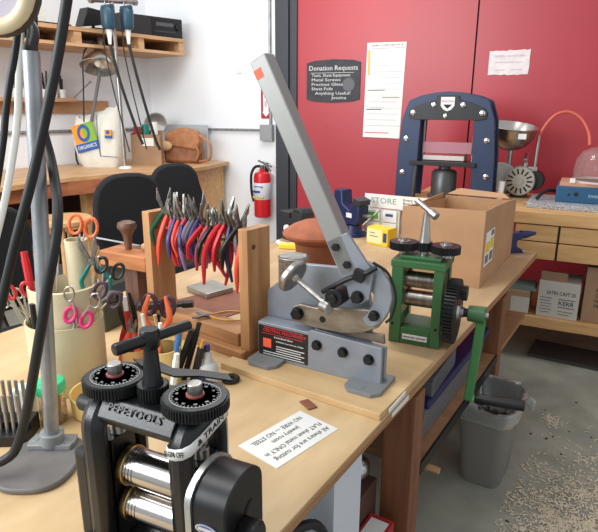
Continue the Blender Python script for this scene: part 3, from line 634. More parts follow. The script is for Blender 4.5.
GB = thing('glue_bottle', 'small clear glue bottle with a navy cap at the rack base', 'bottle', (-1.035, 1.135, BZ))
mb().lathe([(0, 0), (.029, 0), (.031, .004), (.031, .055), (.026, .068), (.016, .074), (.013, .09), (0, .09)]).build('body', M('milky_plastic', (206, 208, 206), .35, alpha=.85), GB)
mb().lathe([(.013, .09), (.010, .105), (.006, .11), (0, .11)]).build('neck', M('milky_plastic', (206, 208, 206), .35), GB)
mb().lathe([(.007, .108), (.009, .112), (.009, .125), (.006, .131), (0, .132)]).build('cap', M('navy_cap', (40, 44, 110), .4), GB)
mb().prism([(-.0+.02*math.cos(rad(t)), .035+.009*math.sin(rad(t))) for t in range(0, 360, 20)], -.0322, -.031).build('label', navyg, GB)
one(mb().ring((0, 0, .008), .02, .008, n=24), 'tape_roll', blackp, 'black tape ring lying behind the glue bottle', 'tape', loc=(-.995, 1.19, BZ))

# ------------------------------------------------------------------ laminated notice
NT = thing('notice_sheet', 'white laminated notice lying upside down on the bench front', 'notice', (-.682, 1.035, BZ), rad(80))
mb().bx(-.112, .112, -.066, .066, .0, .0015).build('sheet', M('laminated_white', (226, 226, 222), .25), NT, smooth=False)
tx = mb()
for k, (s_, w_) in enumerate((('All shears are for cutting', .19), ('FLAT sheet metal ONLY in', .195), ('jewelry room', .095), ('NO WIRE --- NO STEEL', .175))):
    tx.text(s_, .0215, TOP(.10-w_/2-(0.0 if k < 2 else (.05 if k == 2 else .012)), -.042+.028*k, .0018, PI), ext=.0002, width=w_)
tx.build('lettering', ink, NT, smooth=False)

# ------------------------------------------------------------------ cardboard box and the things behind it
BX = thing('cardboard_box', 'open brown cardboard box on the bench behind the green mill', 'box', (-1.0, 2.49, BZ), rad(1.2))
w_, l_, h_ = .385, .68, .322
mb().prism([(0, 0), (w_, 0), (w_, h_+.035), (0, h_+.025)], 0, .005).bx(0, w_, l_-.005, l_, 0, h_-.012).prism([(.005, 0), (l_-.005, 0), (l_-.005, h_-.03), (.005, h_+.02)], 0, .005, 'yz').prism([(.005, 0), (l_-.005, 0), (l_-.005, h_), (l_*.5, h_+.022), (.005, h_+.035)], w_-.005, w_, 'yz').bx(.005, w_-.005, .005, l_-.005, 0, .006).build('body', cardboard, BX, smooth=False)
mb().prism([(0, .0), (.34, 0), (.30, .05), (.05, .075)], 0, .004, 'xy').build('flap', cardboard, BX, smooth=False)
f1 = BX.children[-1]; f1.location = (.01, l_-.002, h_-.006); f1.rotation_euler = (rad(20), 0, 0)
mb().box((-.012, l_*.5, h_-.04), (.004, l_*.9, .09), (0, rad(8), 0)).build('flap', cardboard, BX, smooth=False)
lb = mb().bx(w_, w_+.001, .05, .21, .09, .25).build('label', paper, BX, smooth=False)
mb().bx(w_+.001, w_+.0015, .06, .13, .15, .2).bx(w_+.001, w_+.0015, .14, .2, .16, .21).build('label_yellow', yellow, lb, smooth=False)
mb().bx(w_+.001, w_+.0015, .06, .12, .1, .14).bx(w_+.001, w_+.0015, .14, .2, .1, .145).bx(w_+.001, w_+.0015, .14, .2, .22, .245).build('label_print', inkgrey, lb, smooth=False)

ST = thing('store_sign', 'white STORE card standing behind the cardboard box', 'sign', (-1.575, 3.272, .955), rad(1))
mb().bx(0, .50, 0, .004, 0, .085).build('card', paper, ST, smooth=False)
mb().text('STORE', .05, FRONT(.13, -.001, .045), width=.17).build('lettering', M('pale_green_ink', (130, 160, 140), .7), ST, smooth=False)
mb().text('Every thing in this', .02, FRONT(.36, -.001, .062), width=.2).text('Board is for sale to', .02, FRONT(.36, -.001, .041), width=.2).text('Store', .02, FRONT(.35, -.001, .02), width=.05).build('small_print', ink, ST, smooth=False)
OR = thing('parts_organizer', 'clear parts organizer with green and white packets under the STORE card', 'organizer', (-1.575, 3.272, BZ), rad(1))
mb().bx(0, .24, .005, .035, 0, .164).build('panel', M('clear_organizer', (206, 208, 200), .3), OR, smooth=False)
for i in range(2):
    for j in range(2): mb().bx(.015+.115*i, .11+.115*i, -.008, .005, .01+.078*j, .082+.078*j).build('packet', paper, OR, bevel=.003, smooth=False)
mb().bx(.025, .10, -.0095, -.008, .105, .145).bx(.14, .21, -.0095, -.008, .02, .045).build('packet_green', M('packet_green', (96, 190, 70), .5), OR, smooth=False)
mb().bx(.15, .2, -.0095, -.008, .125, .142).build('packet_blue', blue, OR, smooth=False)
YB = thing('yellow_box', 'small yellow and white carton in front of the parts organizer', 'box', (-1.43, 3.02, BZ), rad(-12))
mb().bx(0, .15, 0, .09, 0, .105).build('carton', yellow, YB, bevel=.003, smooth=False)
mb().bx(.0, .11, -.002, 0, .012, .095).build('label', M('pale_yellow', (238, 226, 170), .5), YB, smooth=False)
mb().bx(.118, .142, -.002, 0, .025, .08).build('badge', M('badge_navy', (40, 60, 120), .5), YB, smooth=False)
mb().bx(.02, .06, -.003, -.002, .07, .075).bx(.02, .08, -.003, -.002, .05, .055).build('print', inkgrey, YB, smooth=False)
BV = thing('bench_vise', 'dark blue vise bolted at the far end of the bench behind the lever', 'vise', (-1.60, 3.17, BZ), rad(-20))
mb().lathe([(0, 0), (.085, 0), (.085, .018), (.06, .03), (.05, .07), (0, .07)], n=28).build('swivel_base', navyv, BV)
mb().prism([(-.11, .075), (.06, .075), (.09, .12), (.09, .2), (.03, .2), (.0, .16), (-.06, .2), (-.07, .285), (-.14, .285), (-.15, .2)], -.045, .045).build('body', navyv, BV, bevel=.008)
mb().prism([(.04, .201), (.092, .201), (.1, .235), (.04, .25)], -.05, .05).build('jaw', M('dark_steel', (72, 74, 80), .4, .6), BV, bevel=.002, smooth=False)
mb().bx(-.02, .03, -.047, -.0455, .12, .15).build('badge', white, BV, smooth=False)
mb().cyl((.09, 0, .14), (.17, 0, .14), .014).cyl((.16, -.07, .10), (.16, .07, .18), .006).build('screw_handle', steelr, BV)

# terracotta pot, wire mesh, vise with fixings
PT = thing('terracotta_pot', 'wide terracotta bowl on a pedestal behind the shear', 'pot', (-1.32, 2.23, BZ))
mb().lathe([(0, .0), (.105, 0), (.10, .03), (.095, .14), (.10, .18), (0, .18)], n=36).build('pedestal', M('terracotta_base', (142, 82, 54), .8, var=.1, scale=(12, 12, 12)), PT)
mb().lathe([(0, .181), (.10, .181), (.135, .197), (.156, .215), (.158, .225), (.15, .235), (.11, .262), (.06, .282), (.03, .287), (0, .288)], n=40).build('bowl', terracotta, PT)
MC = thing('mesh_canister', 'round wire mesh canister behind the hold-down wheel of the shear', 'canister', (-1.29, 1.99, BZ))
mb().lathe([(0, 0), (.066, 0), (.066, .165), (.063, .165), (.063, .004), (0, .004)], n=36).build('body', M('dull_tin', (160, 152, 140), .45, .6, var=.3, scale=(120, 120, 120)), MC)
mw = mb()
for k in range(-5, 6):
    c = .06*math.sqrt(max(0, 1-(k/6)**2)); mw.cyl((k*.01, -c, .168), (k*.01, c, .168), .0016, n=5); mw.cyl((-c, k*.01, .170), (c, k*.01, .170), .0016, n=5)
mw.ring((0, 0, .166), .065, .003).build('wire_top', steelr, MC)
VS = thing('machine_vise', 'dark grey machine vise at the far left edge of the bench below the extinguisher', 'vise', (-1.84, 2.86, BZ), rad(-20))
mb().bx(-.07, .09, -.05, .05, 0, .03).bx(-.05, .07, -.04, .04, .03, .14).build('base', M('dark_steel', (72, 74, 80), .4, .6), VS, bevel=.004, smooth=False)
mb().bx(-.10, .0, -.05, .05, .141, .175).bx(.02, .12, -.05, .05, .141, .18).prism([(.02, .1805), (.12, .1805), (.10, .205), (.05, .205)], -.045, .045).build('jaw', M('dark_steel2', (64, 66, 68), .45, .5), VS, bevel=.004, smooth=False)
mb().cyl((.0, -.062, .08), (.0, -.075, .08), .022).bx(-.012, .012, -.078, -.07, .05, .07).build('screw', white, VS)
one(mb().tube([(.06*math.cos(rad(t)), .04*math.sin(rad(t)), .012) for t in range(180, 360, 20)], .012, 8), 'white_dish', white, 'white curved plastic piece beside the machine vise', 'dish', loc=(-1.81, 2.72, BZ))
YC = thing('yellow_clamp', 'yellow and black clamp lying on the bench behind the terracotta bowl', 'clamp', (-1.72, 2.66, BZ), rad(20))
mb().bx(-.09, .06, -.02, .02, 0, .03).build('body', yellow, YC, bevel=.006)
mb().bx(.061, .12, -.015, .015, .004, .024).build('grip', blackp, YC, bevel=.004)

# ------------------------------------------------------------------ rear bench
RB = Vector((-.68, 3.58, 0))
def rb(x, y, z): return RB+Matrix.Rotation(A6, 3, 'Z') @ Vector((x, y, z))
RT = thing('rear_bench', 'maple bench with drawers and a lower shelf against the red wall', 'bench', RB, A6)
mb().bx(-.75, 1.15, 0, .80, .895, .97).build('top', maple, RT, bevel=.004, smooth=False)
mb().bx(-.02, 1.12, .03, .78, .675, .895).build('drawer_case', M('dark_underframe', (66, 52, 44), .8), RT, smooth=False)
for (x0, x1) in ((-.02, .225), (.232, 1.12)):
    for (z0, z1) in ((.79, .888), (.68, .783)):
        mb().bx(x0+.003, x1-.003, .012, .03, z0, z1).build('drawer_front', maple, RT, bevel=.002, smooth=False)
mb().bx(-.70, 1.12, 0.02, .78, .235, .30).build('lower_shelf', maple, RT, smooth=False)
for x in (-.72, 1.1):
    for y in (.06, .72): mb().bx(x-.03, x+.03, y-.03, y+.03, 0, .895).build('leg', maple, RT, smooth=False)
for x0, x1, y0 in ((.08, .5, .3), ): pass
bz = rb(.155, .06, .301)
PB = thing('plaster_box', 'white carton of casting plaster on the lower shelf of the rear bench', 'box', bz, A6+rad(-2))
mb().bx(0, .235, 0, .25, 0, .235).build('carton', M('dingy_white_card', (196, 190, 180), .8), PB, bevel=.003, smooth=False)
mb().box((.08, .015, .262), (.15, .004, .065), (rad(12), 0, 0)).build('flap', cardboardd, PB, smooth=False)
mb().text('SATIN CAST 20', .032, FRONT(.13, -.001, .162), width=.165).text('KERR', .04, FRONT(.165, -.001, .1), width=.085).bx(.12, .215, -.001, 0, .073, .077).bx(.12, .215, -.001, 0, .124, .128).build('lettering', M('navy_ink', (36, 40, 66), .7), PB, smooth=False)
fp = mb()
for k in range(6): fp.bx(.015, .085-.01*(k % 2), -.001, 0, .125-.019*k, .130-.019*k)
for k in range(2): fp.bx(.12, .21-.02*k, -.001, 0, .045-.018*k, .05-.018*k)
fp.build('fine_print', inkgrey, PB, smooth=False)
C2 = thing('carton', 'large brown carton with printed lines at the right end of the lower shelf', 'box', rb(.41, .07, .301), A6)
mb().bx(0, .45, 0, .4, 0, .35).build('body', cardboardd, C2, bevel=.003, smooth=False)
cp = mb()
for k, t_ in enumerate(('KERR MFG', 'QTY. 8', 'NEW CASE', 'FRAGILE')): cp.text(t_, .03, FRONT(.06, -.001, .21-.034*k), align='LEFT')
cp.build('print', ink, C2, smooth=False)
C3 = thing('carton', 'small brown and white carton at the left of the lower shelf', 'box', rb(-.03, .05, .301), A6)
mb().bx(0, .14, 0, .2, 0, .15).build('body', cardboardd, C3, bevel=.003, smooth=False)
mb().bx(.03, .14, -.002, 0, .01, .11).build('white_panel', M('dingy_white_card', (196, 190, 180), .8), C3, smooth=False)
C4 = one(mb().bx(-.11, .11, -.08, .08, 0, .018).bx(-.1, .1, -.075, .075, .018, .03), 'plastic_tray', M('green_grey_tray', (112, 130, 124), .5), 'grey-green plastic tray on top of the small carton', 'tray', loc=rb(.03, .15, .4515), rz=A6)
one(mb().bx(-.3, .3, -.14, .14, 0, .02), 'floor_tray', M('dark_pan', (62, 60, 58), .6), 'dark flat tray on the floor beneath the rear bench', 'tray', loc=rb(.45, .2, 0), rz=A6-.1, smooth=False)
# anvil-like blue tool in front of the rear bench, on the bench end
AV = thing('anvil', 'dark blue horned anvil on the far bench end past the cardboard box', 'anvil', (-.66, 3.275, BZ), rad(35))
mb().prism([(-.07, 0), (.07, 0), (.065, .02), (.03, .04), (.03, .07), (.06, .09), (.06, .115), (-.06, .115), (-.06, .09), (-.03, .07), (-.03, .04), (-.065, .02)], -.035, .035).build('body', M('anvil_navy', (34, 40, 92), .4), AV, bevel=.004)
mb().lathe([(.025, 0), (.02, .04), (.008, .085), (0, .09)], (.06, 0, .1), (1, 0, .1), n=16).build('horn', M('anvil_navy', (34, 40, 92), .4), AV)

# hydraulic press
HP = thing('hydraulic_press', 'tall navy blue hydraulic press with a bottle jack on the rear bench', 'press', rb(-.53, .22, .97), A6)
def arch(w, h, iw, ih, y0, y1):
    o_ = [(-w*.545, -.0), (-w*.535, h*.42), (-w*.5, h*.75), (-w*.44, h*.90), (-w*.42, h*.925), (-w*.3, h*.965), (-w*.15, h*.99), (0, h), (w*.15, h*.99), (w*.3, h*.965), (w*.42, h*.925), (w*.44, h*.90), (w*.5, h*.75), (w*.535, h*.42), (w*.545, 0)]
    i_ = [(iw/2+.015, 0), (iw/2, ih), (-iw/2, ih), (-iw/2-.015, 0)]
    return o_+i_
pw, ph = .60, .70
mb().prism(arch(pw, ph, .345, .53, 0, .03), 0, .03).build('front_frame', navy, HP, bevel=.004, smooth=False)
mb().prism(arch(pw, ph, .345, .53, 0, .03), .16, .19).build('rear_frame', navy, HP, bevel=.004, smooth=False)
bp_ = [(-.255, .565), (-.25, .53), (-.2, .52), (.2, .52), (.25, .53), (.255, .565), (.235, .595), (.15, .63), (.075, .648), (.07, .675), (-.07, .675), (-.075, .648), (-.15, .63), (-.235, .595)]
mb().prism(bp_, -.008, -.001).build('crown_plate', blackpl, HP, bevel=.002, smooth=False)
mb().bx(-.25, .25, .031, .159, .525, .62).build('crown_block', blackpl, HP, smooth=False)
for (x, z, r) in ((-.225, .565, .022), (-.09, .615, .02), (.1, .615, .02), (.225, .565, .022), (-.01, .545, .017)):
    mb().lathe([(0, 0), (r, 0), (r*.8, .008), (0, .012)], (x, -.008, z), (0, -1, 0), n=20).build('cap_nut', chrome, HP)
for (x, z) in ((-.265, .395), (.265, .395), (-.28, .165), (.28, .165)):
    mb().lathe([(0, 0), (.021, 0), (.017, .008), (0, .012)], (x, 0, z), (0, -1, 0), n=20).build('cap_nut', chrome, HP)
shd = mb().prism([(-.045, .665), (.045, .665), (.045, .61), (.025, .585), (0, .575), (-.025, .585), (-.045, .61)], -.013, -.0085).build('shield_badge', M('badge_white', (226, 226, 226), .4), HP, bevel=.002)
mb().text('Bonny Doon', .016, FRONT(0, -.0135, .64), width=.078).build('lettering', inkred, shd, smooth=False)
mb().prism([(-.028, .618), (.028, .618), (.012, .602), (0, .592), (-.012, .602)], -.0138, -.0131).build('emblem', ink, shd, smooth=False)
mb().bx(-.165, .165, .06, .13, .30, .375).build('acrylic_block', M('pale_acrylic', (206, 150, 160), .15, alpha=.75), HP, bevel=.003)
mb().bx(-.155, .12, .05, .14, .255, .285).build('platen', M('cream_platen', (218, 204, 196), .5), HP, bevel=.002, smooth=False)
mb().bx(-.23, .21, -.02, .15, .222, .25).build('arm_plate', blackpl, HP, bevel=.002, smooth=False)
mb().lathe([(0, .0), (.105, 0), (.105, .02), (.085, .03), (.085, .17), (.07, .19), (.04, .195), (.04, .222), (0, .222)], (-.01, .09, 0), n=32).build('bottle_jack', M('jack_dark', (84, 86, 86), .35, .5), HP)
for x in (-.165, .165): mb().cyl((x, .09, .25), (x, .09, .525), .006).build('guide_rod', steelr, HP)
mb().cyl((-.20, .0, .01), (-.185, -.005, .215), .012).cyl((-.195, 0, .08), (-.195, 0, .17), .016).build('pump_lever', M('lever_steel', (90, 92, 96), .4, .7), HP)


# casting machine with steel bowl, motor, tube
CM = thing('vacuum_machine', 'steel-bowl casting machine with a fan motor right of the press', 'machine', rb(-.07, .61, .97), A6)
mb().lathe([(0, -.12), (.04, -.118), (.09, -.10), (.13, -.065), (.158, -.02), (.172, .04), (.18, .045), (.174, .05), (.155, -.01), (.12, -.06), (.05, -.105), (0, -.108)], (-.10, 0, .435), (.12, -.12, 1), n=40).build('bowl', M('spun_steel', (186, 180, 174), .28, 1), CM)
mb().bx(-.03, .02, -.185, -.172, .40, .435).build('bowl_tag', white, CM, smooth=False)
mb().cyl((-.09, 0, .0), (-.09, 0, .315), .018).cyl((-.09, 0, 0), (-.09, 0, .02), .07).build('column', steelr, CM)
mb().cyl((-.13, .02, .13), (-.13, -.04, .13), .10).build('white_disc', M('dull_white', (206, 204, 198), .5), CM, bevel=.006)
mo = mb().cyl((.0, .05, .115), (.0, -.10, .115), .10).build('motor', M('motor_cast', (176, 172, 160), .4, .4), CM, bevel=.008)
mv = mb()
for k in range(14):
    a = 2*PI*k/14; mv.box((math.cos(a)*.066, -.1005, .115+math.sin(a)*.066), (.036, .003, .011), (0, -a, 0))
mv.build('vents', ink, mo, smooth=False)
mb().cyl((0, -.1, .115), (0, -.112, .115), .024).build('motor_hub', steelr, mo)
mb().bx(-.05, .05, -.07, .03, 0, .02).build('motor_foot', blackp, CM, smooth=False)
mb().cyl((.09, -.06, .12), (.09, .03, .12), .065).build('pump', blackp, CM, bevel=.006)
mb().bx(.03, .10, -.03, .05, .15, .21).cyl((.02, -.02, .15), (.02, -.02, .24), .02).cyl((.02, -.05, .25), (.02, .03, .29), .016).cyl((.08, 0, .2), (.085, 0, .42), .012).build('valve_block', steelr, CM, bevel=.003)
tube = mb().tube([(.085, 0, .33), (.09, 0, .43), (.16, .02, .545), (.245, .03, .575), (.33, .02, .53), (.385, -.01, .44), (.40, -.06, .365)], .011, 10).build('red_tube', tubered, CM)
VB = thing('vacuum_table', 'blue vacuum table with a clear dome and wooden plate on a granite slab', 'vacuum table', rb(.40, .36, 1.0), A6)
mb().bx(-.225, .3, -.10, .22, 0, .10).build('base', bluebase, VB, bevel=.006, smooth=False)
mb().bx(-.21, .28, -.085, .2, .1, .122).build('plate', M('pinkish_board', (198, 150, 124), .5), VB, bevel=.002, smooth=False)
mb().cyl((-.11, -.1, .055), (-.11, -.104, .055), .012).build('knob', blackp, VB)
mb().cyl((-.15, -.1, .05), (-.15, -.103, .05), .007).build('knob', blackp, VB)
mb().text('investment', .035, FRONT(.02, -.1012, .05), width=.12).build('lettering', M('pale_print', (170, 200, 214), .5), VB, smooth=False)
mb().lathe([(.175, .0), (.175, .08), (.165, .14), (.135, .185), (.085, .21), (.03, .22), (0, .22)], (.03, .06, .122), n=40).build('dome', glass, VB)
mb().lathe([(.176, .0), (.176, .012), (.17, .012), (.17, 0), (.176, 0)], (.03, .06, .122), n=40).build('dome_gasket', M('dome_rim', (214, 196, 190), .3), VB)
mb().bx(-.155, -.125, -.09, -.07, .123, .15).build('switch', white, VB, smooth=False)
mb().tube([(-.2256, .02, .05), (-.27, -.02, .06), (-.31, -.06, .04), (-.33, -.10, .013)], .012, 8).build('hose', rubber, VB)
one(mb().bx(-.32, .36, -.2, .22, 0, .03), 'granite_slab', granite, 'grey granite slab under the blue vacuum table', 'slab', loc=rb(.34, .33, .97), rz=A6, bevel=.003, smooth=False)
one(mb().cyl((0, 0, 0), (.01, 0, .13), .022), 'white_cylinder', white, 'upright white cylinder beside the right leg of the press', 'cylinder', loc=rb(-.17, .33, .97))
one(mb().ball((0, 0, .012), .03, (1.6, .8, .4)).ball((.05, .01, .012), .025, (1.2, .8, .48)), 'crumpled_rag', M('tan_rag', (170, 140, 110), .9, bump=.8, bscale=40), 'crumpled tan rag in front of the fan motor', 'rag', loc=rb(.04, .26, .97), rz=A6)

# ------------------------------------------------------------------ signs on the red doors
def wl(x, z, y=0.): return WO+Matrix.Rotation(A6, 3, 'Z') @ Vector((x, y, z))
w0 = wallx(-2.489)
CB = thing('chalkboard', 'small dark chalkboard sign on the red wall listing donations', 'sign', wl(w0, 1.78, -.008), A6)
pts_ = [(-.25, -.15), (-.18, -.168), (0, -.178), (.18, -.168), (.25, -.15), (.25, .15), (.18, .168), (0, .178), (-.18, .168), (-.25, .15)]
mb().prism(pts_, 0, .007).build('board', M('chalkboard_grey', (62, 62, 68), .7, var=.12, scale=(9, 9, 9)), CB, bevel=.003, smooth=False)
ct = mb().text('Donation Requests', .056, FRONT(.0, -.001, .105), width=.45).bx(-.21, .19, -.001, 0, .066, .069)
for k, (t_, w) in enumerate((('Tools, Sheet Equipment', .36), ('Metal Screws', .27), ('Precious Glass', .29), ('Sheet Foils', .2), ('Anything Useful!', .33), ('Jessica', .14))):
    ct.text(t_, .034, FRONT((-.2+w/2) if k < 4 else (.0 if k == 4 else .06), -.001, .047-.037*k), width=w)
ct.build('lettering', chalk, CB, smooth=False)
mb().cyl((.145, -.0005, -.03), (.145, .002, -.03), .055).build('erased_smudge', M('chalk_smudge', (104, 104, 108), .9), CB)
PA = thing('wall_poster', 'tall white printed poster on the red wall left of the press', 'poster', wl(wallx(-2.026), 1.70, -.003), A6, None)
PA.rotation_euler = (0, rad(0), A6)
mb().prism([(-.165, .375), (.165, .37), (.145, -.385), (-.178, -.38)], 0, .002).build('sheet', paper, PA, smooth=False)
pp = mb().bx(-.13, .15, -.001, 0, .325, .332)
for k in range(13): pp.bx(-.12 if k < 5 else -.15, .15-.02*(k % 3), -.001, 0, .29-.048*k, .294-.048*k)
for k in range(9): pp.bx(-.12, .0+.1*(k % 2), -.001, 0, .265-.05*k, .2675-.05*k)
pp.build('text_rows', M('pale_grey_ink', (180, 180, 182), .7), PA, smooth=False)
mb().bx(-.155, -.135, -.001, 0, .12, .32).build('amber_strip', M('amber', (222, 180, 100), .7), PA, smooth=False)
mb().text('EMPLOYEE NOTICE', .022, FRONT(.01, -.001, .35), width=.26).bx(-.15, .0, -.001, 0, .0, .006).bx(-.155, -.02, -.001, 0, -.155, -.149).build('headings', ink, PA, smooth=False)
mb().bx(-.02, .13, -.001, 0, -.06, -.054).bx(-.16, .05, -.001, 0, -.345, -.339).build('red_lines', inkred, PA, smooth=False)
WP = thing('paper_label', 'torn white paper label on the right red wall panel', 'label', wl(wallx(-1.075), 1.894, .003), A6)
ed = [(-.145+.29*i/12, .085+random.uniform(-.005, .005)) for i in range(13)]+[(.142, .03), (.145, -.03)]+[(.14-.285*i/12, -.085+random.uniform(-.006, .004)) for i in range(13)]
mb().prism(ed, 0, .002).build('sheet', M('torn_paper', (236, 226, 226), .8, var=.06, scale=(16, 16, 16)), WP, smooth=False)
mb().text('CAUTION - DO NOT OPEN', .02, FRONT(0, -.001, .045), width=.22).bx(-.1, .09, -.001, 0, -.0, .004).bx(-.1, -.02, -.001, 0, -.055, -.05).bx(.02, .1, -.001, 0, -.055, -.05).build('print', M('pinkish_print', (196, 176, 176), .7), WP, smooth=False)

# fire extinguisher, sign, junction box, conduits on the white wall
FE = thing('fire_extinguisher', 'red fire extinguisher hanging on the white wall', 'fire extinguisher', wl(wallx(-3.15), .555, -.09), A6)
mb().lathe([(0, 0), (.072, 0), (.080, .01), (.080, .37), (.072, .41), (.04, .425), (.025, .43), (.025, .45), (0, .45)], n=32).build('cylinder', extred, FE)
mb().lathe([(.0805, .17), (.0812, .171), (.0812, .325), (.0805, .326)], n=32).build('label', M('ext_label', (214, 216, 222), .5), FE)
lp_ = mb()
for k in range(5): lp_.bx(-.055, .04-.02*(k % 2), -.0775, -.0755+.012, .19+.023*k, .198+.023*k)
mb().bx(-.058, .02, -.082, -.062, .235, .255).bx(-.045, .045, -.082, -.066, .29, .297).build('label_print', blue, FE, smooth=False)
mb().bx(-.058, .05, -.082, -.055, .185, .2).build('label_stripe', M('stripe_yellow', (214, 190, 80), .5), FE, smooth=False)
mb().cyl((0, 0, .45), (0, 0, .485), .02).box((.03, 0, .50), (.15, .02, .014), (0, .35, 0)).box((.05, 0, .475), (.12, .02, .012), (0, .75, 0)).build('valve_lever', M('valve_steel', (120, 118, 116), .4, .7), FE, bevel=.002)
mb().tube([(-.02, 0, .475), (-.07, -.01, .465), (-.105, -.02, .40), (-.11, -.02, .28), (-.1, -.02, .2), (-.085, -.02, .14)], .013, 8).build('hose', rubber, FE)
mb().bx(-.02, .02, .0805, .0895, .1, .5).build('wall_bracket', M('bracket_dark', (70, 70, 72), .5, .4), FE, smooth=False)
FS = thing('fire_sign', 'red and white vertical FIRE sign with arrow above the junction box', 'sign', wl(wallx(-3.15), 1.61, -.006), A6)
mb().bx(-.052, .052, 0, .005, -.15, .30).build('plate', M('sign_red', (168, 36, 46), .4), FS, smooth=False)
mb().prism([(-.028, .28), (-.028, -.09), (-.042, -.09), (0, -.135), (.042, -.09), (.028, -.09), (.028, .28)], -.001, 0).build('arrow', paper, FS, smooth=False)
ft = mb()
for k, ch in enumerate('FIRE'): ft.text(ch, .062, FRONT(0, -.0015, .20-.075*k))
ft.build('lettering', M('sign_red', (168, 36, 46), .4), FS, smooth=False)
JB = thing('junction_box', 'grey steel junction box on the white wall above the extinguisher', 'electrical box', wl(wallx(-3.125), 1.335, -.05), A6)
mb().bx(-.07, .06, 0, .05, -.075, .07).bx(.035, .055, -.004, 0, -.05, .05).build('box', M('box_grey', (152, 154, 156), .5, .4), JB, bevel=.006, smooth=False)
mb().cyl((.03, .03, .07), (.03, .03, 1.75), .012).build('riser_conduit', galv, JB)
mb().cyl((-.07, .03, .02), (wallx(-4.49)-wallx(-3.125)+.02, .03, .01), .011).build('conduit', galv, JB)
one(mb().bx(-.03, .03, -.008, 0, -.02, .02), 'wall_plate', M('wall_plate', (222, 222, 222), .5), 'tiny white plate high on the white wall', 'plate', loc=wl(wallx(-3.43), 1.88), rz=A6, smooth=False)

# ------------------------------------------------------------------ left wall: desk, shelf, things on them
DZ = 1.05
def lw(x, off, z): return LWO+Matrix.Rotation(LWR, 3, 'Z') @ Vector((x, -off, z))   # x along wall from corner (negative nearer), off from wall
DK = thing('jewelry_desk', 'long maple jewellery desk along the left wall with a reddish apron', 'desk', (0, 0, 0))
top = [(-4.76, 1.55), (-3.68, 1.55), (-3.66, 2.154), (-3.725, 2.45), (-3.735, 2.7), (-3.68, 3.0), (-3.56, 3.31), (-3.45, 3.6), (-3.44, 3.8), (-3.56, 4.33), (-4.48, 4.24)]
mb().prism(top, DZ-.035, DZ, 'xy').build('desk_top', mapledesk, DK, bevel=.004, smooth=False)
mb().prism([(-3.75, 1.6), (-3.72, 1.6), (-3.74, 2.65), (-3.59, 3.29), (-3.62, 3.3), (-3.79, 2.68)], DZ-.135, DZ-.0352, 'xy').build('apron', redwood, DK, smooth=False)
mb().prism([(-4.3, 4.19), (-3.6, 4.26), (-3.6, 4.29), (-4.3, 4.22)], 0, DZ-.0352, 'xy').build('end_panel', maple, DK, smooth=False)
mb().prism([(-3.66, 3.72), (-3.52, 3.72), (-3.6, 4.255), (-3.7, 4.24)], 0, DZ-.0352, 'xy').build('end_post', maple, DK, smooth=False)
for x, y in ((-3.85, 1.75), (-3.86, 2.9), (-4.55, 1.75)): mb().bx(x-.04, x+.04, y-.04, y+.04, 0, DZ-.0352).build('leg', maple, DK, smooth=False)
mb().bx(-4.4, -3.85, 1.8, 3.6, .62, .65).build('under_shelf', maple, DK, smooth=False)
mb().bx(-4.45, -4.42, 1.8, 4.0, .2, DZ-.04).build('back_panel', M('dark_underframe', (66, 52, 44), .8), DK, smooth=False)
mb().box((-3.62, 3.02, DZ-.05), (.02, .26, .018), (0, 0, rad(-20))).build('pull_out_tray', pine, DK, smooth=False)

WS = thing('wall_shelf', 'pine pallet shelf high on the left wall', 'shelf', lw(0, 0, 0), LWR)
mb().bx(-2.6, -.02, -.58, -.005, 2.135, 2.165).build('shelf_board', pine, WS, smooth=False)
mb().bx(-2.6, -.02, -.58, -.005, 2.02, 2.045).build('lower_board', pine, WS, smooth=False)
for x in (-2.55, -1.75, -1.1, -.5, -.05): mb().bx(x-.03, x+.03, -.57, -.01, 2.0455, 2.1345).build('spacer', pine, WS, smooth=False)
RD = thing('stereo', 'black stereo receiver on the right end of the high shelf', 'stereo', lw(-.03, .535, 2.166), LWR-rad(6))
mb().bx(-.62, .0, -.04, .26, 0, .165).build('case', M('stereo_black', (34, 34, 38), .5), RD, bevel=.006, smooth=False)
mb().bx(-.32, -.01, -.045, -.04, .01, .15).build('front_panel', blackp, RD, smooth=False)
mb().cyl((-.05, -.045, .09), (-.05, -.06, .09), .03).build('dial', blacksat, RD, bevel=.003)
bt = mb()
for k in range(9): bt.bx(-.29+.024*k, -.278+.024*k, -.049, -.045, .04, .05)
bt.bx(-.28, -.1, -.047, -.045, .09, .12).build('buttons', M('button_grey', (80, 82, 86), .5), RD, smooth=False)
BN = thing('desk_lamp', 'black box-headed lamp leaning on the high shelf beside the hanging motors', 'lamp', lw(-.86, .42, 2.166), LWR)
mb().prism([(-.14, .02), (.06, .05), (.10, .15), (-.08, .17)], -.07, .05).build('head', blackp, BN, bevel=.004, smooth=False)
mb().bx(-.05, .1, -.08, .06, 0, .02).cyl((.0, 0, .02), (.0, 0, .06), .012).build('base', blackp, BN)
one(mb().bx(-.3, .22, -.06, .06, 0, .025), 'black_bar', blackp, 'flat black bar lying on the high shelf at the left', 'bar', loc=lw(-1.3, .40, 2.166), rz=LWR, bevel=.003)
one(mb().prism([(-.28, 0), (.12, 0), (.04, .34), (-.28, .34)], -.004, .004), 'plastic_sheet', M('translucent_sheet', (228, 226, 214), .4, alpha=.8), 'pale translucent plastic sheet standing on the high shelf', 'sheet', loc=lw(-1.28, .25, 2.166), rz=LWR, smooth=False)

